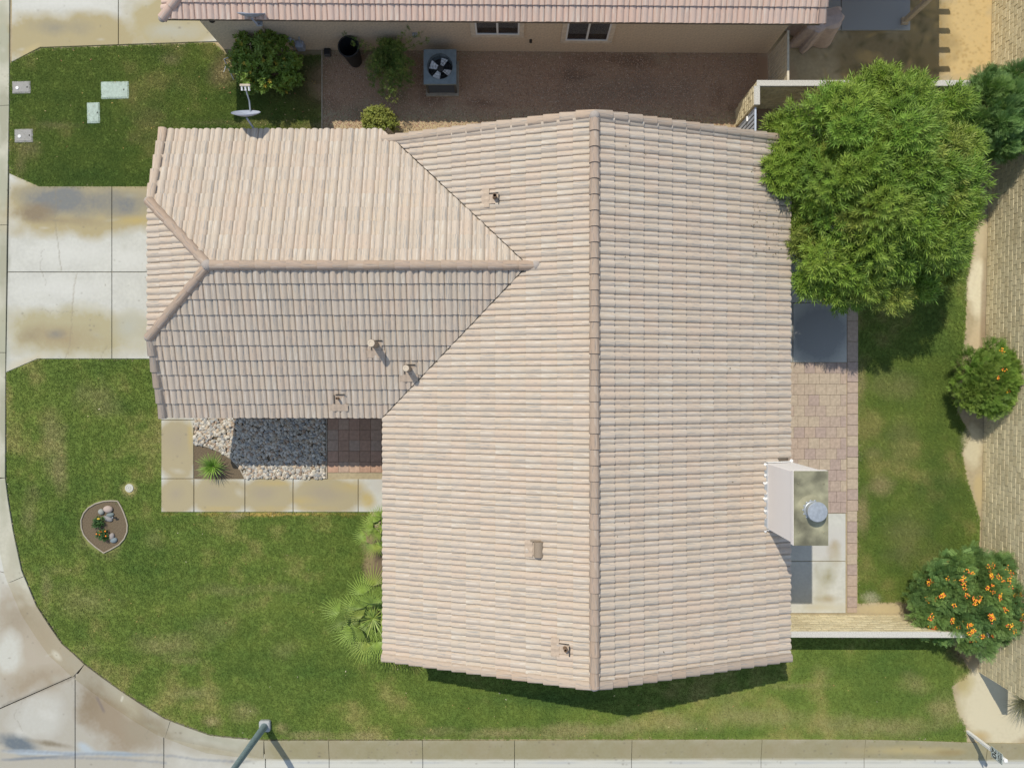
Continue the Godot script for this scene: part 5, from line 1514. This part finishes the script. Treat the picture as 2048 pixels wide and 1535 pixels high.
	mb.tube([Vector3(0.12, 0, -0.1), Vector3(0.12, 0.75, -0.1), Vector3(0.12, 0.8, 0.0), Vector3(0.12, 0.6, 0.05)], [0.02, 0.02, 0.02, 0.02], 8)
	mb.tube([Vector3(-0.03, 0.55, 0.05), Vector3(-0.05, 0.72, 0.0), Vector3(-0.22, 0.72, -0.02), Vector3(-0.24, 0, -0.05)], [0.02, 0.02, 0.02, 0.02], 8)
	part("pipes", mb.mesh(), M.galvanized, t)
	mb = MB.new()
	mb.ball(Vector3(-0.18, 0.74, 0.0), Vector3(0.09, 0.05, 0.09), Basis.IDENTITY, Color.WHITE, 6, 12)
	part("regulator", mb.mesh(), M.galvanized, t)
	t = thing("valve_box", "small dark square box on the gravel at the neighbour's wall", "valve box", g(656, 107))
	mb = MB.new()
	mb.box(Vector3(0, 0.06, 0), Vector3(0.2, 0.14, 0.2), 0.02)
	part("box_body", mb.mesh(), M.ac_dark, t)
	mb = MB.new()
	mb.box(Vector3(0, 0.14, 0), Vector3(0.16, 0.02, 0.16), 0.005)
	part("box_lid", mb.mesh(), M.black_plastic, t)
	mb = MB.new()
	mb.tube([Vector3(-8.2, 0.02, -9.35) + Vector3(0, 0, 0), Vector3(-8.25, 0.45, -9.3), Vector3(-8.02, 0.5, -9.36)], [0.014, 0.014, 0.014], 6)
	mb.tube([Vector3(-8.25, 0.45, -9.3), Vector3(-8.14, 0.02, -8.9)], [0.016, 0.016], 6)
	mb.tube([Vector3(-8.25, 0.30, -9.2), Vector3(-8.33, 0.28, -9.0)], [0.012, 0.012], 6)
	tag(part("metal_stakes", mb.mesh(), M.galvanized, self), "bent grey metal stakes at the left edge of the leafy bush", "stakes")
	mb = MB.new()
	mb.box(g(644, 180, 0.01) , Vector3(0.03, 0.05, 2.4), 0.005)
	tag(part("lawn_edging", mb.mesh(), M.tan_paint, self), "thin straight edging board between north lawn and brown gravel", "edging")
	# slatted side fence between the neighbour's corner and the block wall
	t = thing("slat_fence", "tan wooden slat fence between the neighbour's wall and the block wall", "fence", Vector3(7.50, 0, -9.60))
	for k in 13:
		mb = MB.new()
		mb.box(Vector3(0, 0.75, 0.07 + k * 0.107), Vector3(0.03, 1.42, 0.088), 0.006)
		part("slat", mb.mesh(), M.fence_tan, t)
	for yy: float in [0.3, 1.2]:
		mb = MB.new()
		mb.box(Vector3(0.035, yy, 0.72), Vector3(0.035, 0.09, 1.4), 0.004)
		part("rail", mb.mesh(), M.fence_tan, t)
	mb = MB.new()
	mb.box(Vector3(0.0, 1.49, 0.72), Vector3(0.06, 0.04, 1.44), 0.006)
	part("top_rail", mb.mesh(), M.fence_tan, t)

func build_walls() -> void:
	var far := func(p: Vector3) -> float: return p.distance_to(Vector3(0, H, 0)) + (100.0 if p.y > 1.35 else 0.0)
	var blocks := [M.block_a, M.block_b, M.block_c, M.block_d]
	# long wall on the right
	var a := g(1986, -70); var b := g(1957.5, 1344)
	a.x += 0.075; b.x += 0.075
	var dv := b - a
	var w := thing("long_block_wall", "long yellowish block wall running down the right edge", "wall", a, -atan2(dv.z, dv.x))
	block_wall(w, dv.length(), 1.98, 0.15, 0.285, 0.152, blocks, M.mortar_dark, 300, M.wall_white, far)
	# low garden wall at the lower right
	a = g(1500, 1228); b = g(1961, 1229)
	a.z += 0.075; b.z += 0.075
	dv = b - a
	w = thing("garden_wall", "block garden wall with white cap between house corner and flowering shrub", "wall", a, -atan2(dv.z, dv.x))
	block_wall(w, dv.length(), 1.40, 0.15, 0.285, 0.152, blocks, M.mortar_dark, 300, M.wall_white, far)
	# wall between the two yards, with its return
	var c0 := Vector3(6.62, 0, -8.12)
	w = thing("yard_wall", "white-capped block wall between the two back yards, behind the big tree", "wall", c0, 0.0)
	block_wall(w, 7.2, 1.56, 0.15, 0.285, 0.152, blocks, M.mortar_dark, 300, M.wall_white, far)
	var r0 := c0 + Vector3(0, 0, 0.08)
	w = thing("return_wall", "short block wall return with a sunlit face beside the metal gate", "wall", r0, -PI / 2)
	block_wall(w, 0.50, 1.56, 0.15, 0.285, 0.152, blocks, M.mortar_dark, 300, M.wall_white, far)
	# gate
	var t := thing("metal_gate", "narrow pale-blue metal gate with slanting bars between wall and house", "gate", c0 + Vector3(0, 0, 0.60))
	var mb := MB.new()
	mb.box(Vector3(0, 1.46, 0.55), Vector3(0.05, 0.05, 1.1), 0.006)
	mb.box(Vector3(0, 0.12, 0.55), Vector3(0.05, 0.05, 1.1), 0.006)
	mb.box(Vector3(0, 0.75, 0.03), Vector3(0.05, 1.44, 0.05), 0.006)
	mb.box(Vector3(0, 0.75, 1.07), Vector3(0.05, 1.44, 0.05), 0.006)
	part("gate_frame", mb.mesh(), M.gate_blue, t)
	for k in 8:
		mb = MB.new()
		mb.box(Vector3(-0.005, 0.79, 0.12 + k * 0.124), Vector3(0.03, 1.30, 0.075), 0.005)
		part("bar", mb.mesh(), M.gate_blue, t)
	mb = MB.new()
	mb.box(Vector3(-0.05, 0.95, 0.12), Vector3(0.05, 0.03, 0.14), 0.005)
	part("latch", mb.mesh(), M.white_paint, t)

func text(s: String, size: float, parent: Node, xf: Transform3D) -> void:
	var tm := TextMesh.new()
	var f := SystemFont.new()
	f.font_names = PackedStringArray(["Droid Sans"])
	f.font_weight = 700
	tm.font = f
	tm.text = s
	tm.font_size = 64
	tm.pixel_size = size / 64.0
	tm.depth = 0.002
	part("lettering", tm, M.sign_black, parent, xf)

func build_street_things() -> void:
	# speed limit sign, facing west
	var t := thing("speed_sign", "white 20 speed limit sign on a white post at the lower right curb", "sign", g(1935, 1463))
	var mb := MB.new()
	mb.box(Vector3(0.02, 0.76, 0), Vector3(0.085, 1.56, 0.085), 0.012)
	part("post", mb.mesh(), M.white_paint, t)
	mb = MB.new()
	mb.box(Vector3(0.02, 1.57, 0), Vector3(0.10, 0.06, 0.10), 0.02)
	part("post_cap", mb.mesh(), M.white_paint, t)
	mb = MB.new()
	mb.box(Vector3(-0.035, 1.30, 0), Vector3(0.006, 0.46, 0.30), 0.002)
	var pl := part("plate", mb.mesh(), M.sign_white, t)
	mb = MB.new()
	for q: Array in [[1.515, 0.0, 0.006, 0.27], [1.085, 0.0, 0.006, 0.27], [1.30, -0.135, 0.43, 0.006], [1.30, 0.135, 0.43, 0.006]]: mb.box(Vector3(-0.0395, q[0], q[1]), Vector3(0.002, q[2], q[3]))
	part("border", mb.mesh(), M.sign_black, pl)
	var B := Basis(Vector3(0, 0, 1), Vector3(0, 1, 0), Vector3(-1, 0, 0))   # text x runs south, its face looks west
	text("SPEED", 0.085, pl, Transform3D(B, Vector3(-0.0395, 1.455, 0)))
	text("LIMIT", 0.085, pl, Transform3D(B, Vector3(-0.0395, 1.375, 0)))
	text("20", 0.24, pl, Transform3D(B, Vector3(-0.0395, 1.20, 0)))
	mb = MB.new()
	for q: float in [1.10, 1.50]: mb.ball(Vector3(-0.039, q, 0), Vector3(0.006, 0.012, 0.012), Basis.IDENTITY, Color.WHITE, 5, 8)
	part("bolts", mb.mesh(), M.dark_metal, pl)
	# street lamp, its head above the picture's lower edge
	var lp := g(531, 1449)
	t = thing("street_lamp", "blue-grey lamp post on a square base by the front curb", "street lamp", lp)
	mb = MB.new()
	mb.box(Vector3(0, 0.05, 0), Vector3(0.32, 0.16, 0.32), 0.03)
	part("base", mb.mesh(), M.lamp_base, t)
	mb = MB.new()
	mb.tube([Vector3(0, 0.1, 0), Vector3(0, 0.35, 0), Vector3(0, 2.0, 0), Vector3(0, 4.2, 0)], [0.115, 0.10, 0.085, 0.06], 18)
	part("post", mb.mesh(), M.lamp_blue, t)
	mb = MB.new()
	mb.lathe(Vector3(0, 4.15, 0), [Vector2(0.06, 0.0), Vector2(0.16, 0.06), Vector2(0.17, 0.10), Vector2(0.22, 0.46), Vector2(0.26, 0.48), Vector2(0.24, 0.54), Vector2(0.05, 0.68), Vector2(0, 0.72)], 16)
	part("lantern", mb.mesh(), M.lamp_blue, t)

func make_materials() -> void:
	var speckle := grain(5, 0.05, 0.76, 1.0, 512)
	var soft := grain(9, 0.012, 0.86, 1.0, 512)
	var bump_fine := bump(21, 0.08, 2.0)
	var bump_soft := bump(22, 0.03, 2.5)
	M.speckle = speckle; M.bump_fine = bump_fine; M.bump_soft = bump_soft
	# tile clay: streaks of grey and white along the length
	var f := FastNoiseLite.new()
	f.seed = 40; f.frequency = 0.012; f.fractal_octaves = 3
	var f2 := FastNoiseLite.new()
	f2.seed = 41; f2.frequency = 0.05; f2.fractal_octaves = 3
	var w := 512
	for v in 2:
		var d := PackedByteArray()
		d.resize(w * w * 3)
		for y in w:
			for x in w:
				var s := f.get_noise_2d(x * 6.5, y * 0.36)
				var s2 := f.get_noise_2d(x * 3.4 + 900.0, y * 0.26 + 77.0)
				var n := f2.get_noise_2d(x, y * 0.5)
				var fine := f2.get_noise_2d(x * 6.0, y * 3.0)
				var c := Color(0.510, 0.432, 0.352) if v == 0 else Color(0.575, 0.430, 0.360)
				if v == 2: c = Color(0.46, 0.37, 0.30)
				c *= 1.0 + 0.05 * n + 0.03 * fine
				var grey := clampf((s - 0.27) * 5.0, 0.0, 0.72)
				c = c.lerp(Color(0.30, 0.295, 0.285) if v == 0 else Color(0.42, 0.36, 0.33), grey)
				c = c.lerp(Color(0.66, 0.615, 0.55), clampf((s2 - 0.28) * 2.5, 0.0, 0.45))
				c = c.linear_to_srgb()
				var at := (y * w + x) * 3
				d[at] = clampi(int(c.r * 255.0), 0, 255); d[at + 1] = clampi(int(c.g * 255.0), 0, 255); d[at + 2] = clampi(int(c.b * 255.0), 0, 255)
		var m := tinted("tile" if v == 0 else "tile_pink", 0.85)
		m.albedo_texture = tex_from(w, w, d)
		for r: Array in ([["ridge_tile", Color(0.76, 0.695, 0.655)], ["rake_tile", Color(0.92, 0.88, 0.85)]] if v == 0 else [["ridge_pink", Color(0.93, 0.9, 0.88)]]):
			var q := tinted(r[0], 0.85, 0.0, r[1])
			q.albedo_texture = m.albedo_texture
	n_big = noise_bytes(1, 0.006, MW, MH, 3); n_mid = noise_bytes(2, 0.03, MW, MH, 4); n_fine = noise_bytes(3, 0.22, MW, MH, 3); n_warp = noise_bytes(4, 0.018, MW, MH, 4)
	var gm := mat("ground", Color.WHITE, 0.95)
	gm.texture_repeat = false
	gm.albedo_texture = paint_ground()
	var keep := [gr.duplicate(), gg.duplicate(), gb.duplicate()]
	var cm := mat("concrete", Color.WHITE, 0.82)
	cm.albedo_texture = paint_concrete()
	mat("concrete_curb", Color(0.90, 0.875, 0.78), 0.85).albedo_texture = cm.albedo_texture
	gr = keep[0]; gg = keep[1]; gb = keep[2]
	grainy(mat("concrete_plain", Color(0.42, 0.37, 0.29), 0.85), soft, bump_fine, 1.2, 0.5)
	grainy(mat("asphalt", Color(0.06, 0.06, 0.058), 0.95), speckle, bump_fine, 1.5)
	grainy(mat("soil", Color(0.185, 0.140, 0.088), 0.97), speckle, bump_soft, 1.1, 2.0)
	for k in 4: grainy(mat("paver_red_%d" % k, [Color(0.51, 0.32, 0.225), Color(0.53, 0.365, 0.26), Color(0.46, 0.29, 0.20), Color(0.49, 0.35, 0.26)][k], 0.85), soft, bump_fine, 1.3, 0.5)
	for k in 5: grainy(mat("paver_tan_%d" % k, [Color(0.470, 0.375, 0.285), Color(0.445, 0.350, 0.280), Color(0.485, 0.395, 0.295), Color(0.420, 0.325, 0.275), Color(0.465, 0.360, 0.280)][k], 0.85), soft, bump_fine, 1.3, 0.5)
	grainy(mat("stucco_tan", Color(0.45, 0.36, 0.26), 0.92), speckle, bump_fine, 1.5)
	grainy(mat("stucco_beige", Color(0.76, 0.62, 0.46), 0.92), soft, bump_fine, 2.0, 0.2)
	grainy(mat("stucco_beige_light", Color(0.80, 0.69, 0.55), 0.92), soft, bump_fine, 0.9, 0.7)
	grainy(mat("stucco_white", Color(0.80, 0.77, 0.75), 0.9), null, bump_fine, 1.2, 0.3)
	grainy(mat("roof_board", Color(0.20, 0.16, 0.12), 0.9), soft, null, 0.8)
	mat("dark_metal", Color(0.045, 0.043, 0.04), 0.6, 0.2)
	grainy(mat("mortar", Color(0.50, 0.445, 0.40), 0.95), speckle, bump_fine, 2.5)
	grainy(mat("mortar_dark", Color(0.34, 0.30, 0.21), 0.95), speckle, bump_fine, 1.5)
	grainy(mat("wall_white", Color(0.68, 0.66, 0.60), 0.9), speckle, bump_fine, 1.1, 0.6)
	for k in 4: grainy(mat("block_" + "abcd"[k], [Color(0.80, 0.70, 0.45), Color(0.75, 0.66, 0.43), Color(0.84, 0.735, 0.48), Color(0.72, 0.62, 0.39)][k], 0.93), soft, bump_soft, 1.3, 1.2)
	mat("white_paint", Color(0.78, 0.78, 0.77), 0.55)
	grainy(mat("tan_paint", Color(0.56, 0.48, 0.37), 0.7), soft, null, 1.0)
	grainy(mat("fence_tan", Color(0.70, 0.62, 0.47), 0.8), soft, bump_soft, 1.0, 0.5)
	grainy(mat("cap_metal", Color(0.42, 0.40, 0.26), 0.5, 0.2), grain(31, 0.008, 0.55, 1.0), null, 0.35, 0.3)
	grainy(mat("galvanized", Color(0.47, 0.51, 0.55), 0.45, 0.45), soft, null, 1.5)
	grainy(mat("dish_grey", Color(0.40, 0.44, 0.53), 0.5), soft, null, 1.2)
	grainy(mat("rust_paint", Color(0.26, 0.165, 0.10), 0.8), speckle, bump_fine, 3.0)
	grainy(mat("vent_paint", Color(0.38, 0.30, 0.22), 0.75), speckle, bump_fine, 3.0, 0.4)
	grainy(mat("flashing", Color(0.53, 0.42, 0.32), 0.7), soft, bump_soft, 1.5, 0.6)
	mat("white_vent", Color(0.54, 0.46, 0.36), 0.7)
	mat("black", Color(0.02, 0.02, 0.02), 0.8)
	mat("black_plastic", Color(0.018, 0.02, 0.022), 0.5)
	grainy(mat("ac_grey", Color(0.21, 0.26, 0.28), 0.55), soft, null, 1.0)
	mat("ac_dark", Color(0.085, 0.085, 0.08), 0.6)
	grainy(mat("grey_lid", Color(0.42, 0.41, 0.39), 0.85), speckle, bump_fine, 2.0)
	grainy(mat("green_lid", Color(0.40, 0.50, 0.44), 0.6), soft, null, 1.2)
	mat("pale_lid", Color(0.48, 0.48, 0.42), 0.6)
	grainy(mat("tarp", Color(0.55, 0.45, 0.42), 0.75), soft, bump_soft, 1.0, 0.5)
	mat("blind", Color(0.62, 0.60, 0.56), 0.7)
	mat("gate_blue", Color(0.50, 0.56, 0.66), 0.45, 0.1)
	mat("sign_white", Color(0.62, 0.70, 0.68), 0.45)
	mat("sign_black", Color(0.02, 0.025, 0.025), 0.6)
	grainy(mat("lamp_blue", Color(0.25, 0.34, 0.37), 0.5), soft, null, 1.5)
	grainy(mat("lamp_base", Color(0.50, 0.53, 0.54), 0.8), speckle, bump_fine, 2.0)
	grainy(mat("bark", Color(0.17, 0.125, 0.085), 0.95), speckle, bump_soft, 2.0)
	mat("green_stem", Color(0.13, 0.17, 0.05), 0.8)
	var gl := mat("glass", Color(0.02, 0.025, 0.03), 0.05)
	gl.transparency = BaseMaterial3D.TRANSPARENCY_ALPHA
	gl.albedo_color.a = 0.25
	tinted("leaf", 0.6, 0.5)
	tinted("leaf_gloss", 0.5, 0.35)
	tinted("blade", 0.8, 0.4)
	tinted("petal", 0.7, 0.2)
	tinted("pebble", 0.7)

func _ready() -> void:
	rng.seed = 20240611
	# camera: looking straight down
	var cam := Camera3D.new()
	cam.name = "camera"
	cam.fov = rad_to_deg(2.0 * atan(767.5 / (S * H)))
	cam.position = Vector3(0, H, 0)
	cam.rotation_degrees = Vector3(-90, 0, 0)
	cam.near = 0.1
	cam.far = 400.0
	add_child(cam)
	# sky and sun
	var env := Environment.new()
	env.background_mode = Environment.BG_SKY
	var sm := ProceduralSkyMaterial.new()
	sm.sky_top_color = Color(0.52, 0.58, 0.67)
	sm.energy_multiplier = 1.5
	sm.sky_horizon_color = Color(0.74, 0.76, 0.78)
	sm.sky_curve = 0.12
	sm.ground_bottom_color = Color(0.35, 0.32, 0.27)
	sm.ground_horizon_color = Color(0.55, 0.55, 0.52)
	sm.sun_angle_max = 2.0
	var sky := Sky.new()
	sky.sky_material = sm
	env.sky = sky
	env.tonemap_mode = Environment.TONE_MAPPER_LINEAR
	env.tonemap_exposure = 1.0
	env.sdfgi_enabled = true
	env.ssao_enabled = true
	env.ssil_enabled = true
	var we := WorldEnvironment.new()
	we.name = "environment"
	we.environment = env
	add_child(we)
	var sun := DirectionalLight3D.new()
	sun.name = "sun"
	sun.light_energy = 1.2
	sun.light_color = Color(1.0, 0.965, 0.90)
	sun.light_angular_distance = 0.5
	sun.shadow_enabled = true
	add_child(sun)
	sun.look_at_from_position(Vector3.ZERO, Vector3(0.492, -1.42, 0.868), Vector3.UP)
	# the place
	make_materials()
	make_tiles()
	build_ground()
	build_house()
	build_neighbour()
	build_walls()
	build_plants()
	build_side_yard()
	build_street_things()
	build_bed()
	build_lids()
	build_grass()
	# loose stones and fallen leaves
	var nz := FastNoiseLite.new()
	nz.frequency = 0.012
	var st := MB.new()
	st.ball(Vector3.ZERO, Vector3.ONE, Basis.IDENTITY, Color.WHITE, 7, 10, 0.12, nz)
	var pebble := st.mesh()
	var pebbles := [Vector2(389, 770), Vector2(650.5, 770), Vector2(650.5, 956), Vector2(491, 956), Vector2(481, 936), Vector2(463, 916), Vector2(440, 902), Vector2(415, 892), Vector2(389, 887)]
	scatter("pebbles", "cream and grey river pebbles in the bed beside the entry walk", "pebbles", pebble, M.pebble, 6500, pebbles, Vector2(0.030, 0.068), Vector2(0.40, 0.65), [Color(0.46, 0.41, 0.33), Color(0.50, 0.46, 0.38), Color(0.38, 0.36, 0.32), Color(0.55, 0.50, 0.42), Color(0.34, 0.25, 0.18), Color(0.28, 0.28, 0.27), Color(0.44, 0.35, 0.25), Color(0.50, 0.47, 0.41)], 0.05)
	st = MB.new()
	st.ball(Vector3.ZERO, Vector3.ONE, Basis.IDENTITY, Color.WHITE, 4, 6, 0.2, nz)
	scatter("gravel", "fine brown gravel on the strip between the houses", "gravel", st.mesh(), M.pebble, 26000, [Vector2(646, 98), Vector2(1518, 100), Vector2(1518, 262), Vector2(646, 262)], Vector2(0.010, 0.022), Vector2(0.5, 0.8), [Color(0.43, 0.265, 0.175), Color(0.49, 0.325, 0.22), Color(0.33, 0.195, 0.125), Color(0.39, 0.26, 0.175), Color(0.52, 0.39, 0.29)], 0.0)
	st = MB.new()
	st.leaf(Vector3(-0.5, 0.1, 0), Vector3.RIGHT, Vector3.UP, 1.0, 0.55)
	scatter("fallen_leaves", "small yellow and brown fallen leaves scattered on the lawns", "leaves", st.mesh(), M.petal, 900, LAWN_FRONT, Vector2(0.03, 0.07), Vector2(0.5, 1.0), [Color(0.42, 0.32, 0.10), Color(0.50, 0.42, 0.22), Color(0.35, 0.20, 0.07), Color(0.55, 0.50, 0.35)], 0.05, func(q: Vector2) -> bool: return rng.randf() < 0.72)
	var litter := PackedFloat32Array()
	for k in 150:
		var p := Vector3(rng.randf_range(6.0, 7.05), 0, rng.randf_range(-6.0, -3.2)) if k < 110 else Vector3(rng.randf_range(2.3, 7.0), 0, rng.randf_range(-6.0, 6.5))
		p.y = HE + (XE - p.x) * P + rng.randf_range(0.06, 0.11)
		var s := rng.randf_range(0.02, 0.06)
		put(litter, Basis.from_euler(Vector3(rng.randf_range(-0.3, 0.3), rng.randf() * TAU, -0.32)).scaled(Vector3(s, s, s)), p, [Color(0.16, 0.12, 0.07), Color(0.25, 0.2, 0.11), Color(0.10, 0.08, 0.05)][k % 3])
	tag(copies("roof_litter", st.mesh(), M.petal, self, litter), "dry leaf bits on the cream roof beside the big tree", "leaves")
	scatter("leaf_litter", "brown and yellow leaf litter along the north lawn's edges", "leaves", st.mesh(), M.petal, 700, [Vector2(22, 125), Vector2(82, 96), Vector2(430, 85), Vector2(640, 110), Vector2(640, 250), Vector2(78, 373), Vector2(19, 346)], Vector2(0.03, 0.07), Vector2(0.5, 1.0), [Color(0.45, 0.30, 0.08), Color(0.50, 0.38, 0.18), Color(0.30, 0.14, 0.06)], 0.05, func(q: Vector2) -> bool: return rng.randf() < (0.9 if q.x > 26 and q.y > 102 and q.y < 366 and q.x < 440 else 0.3))
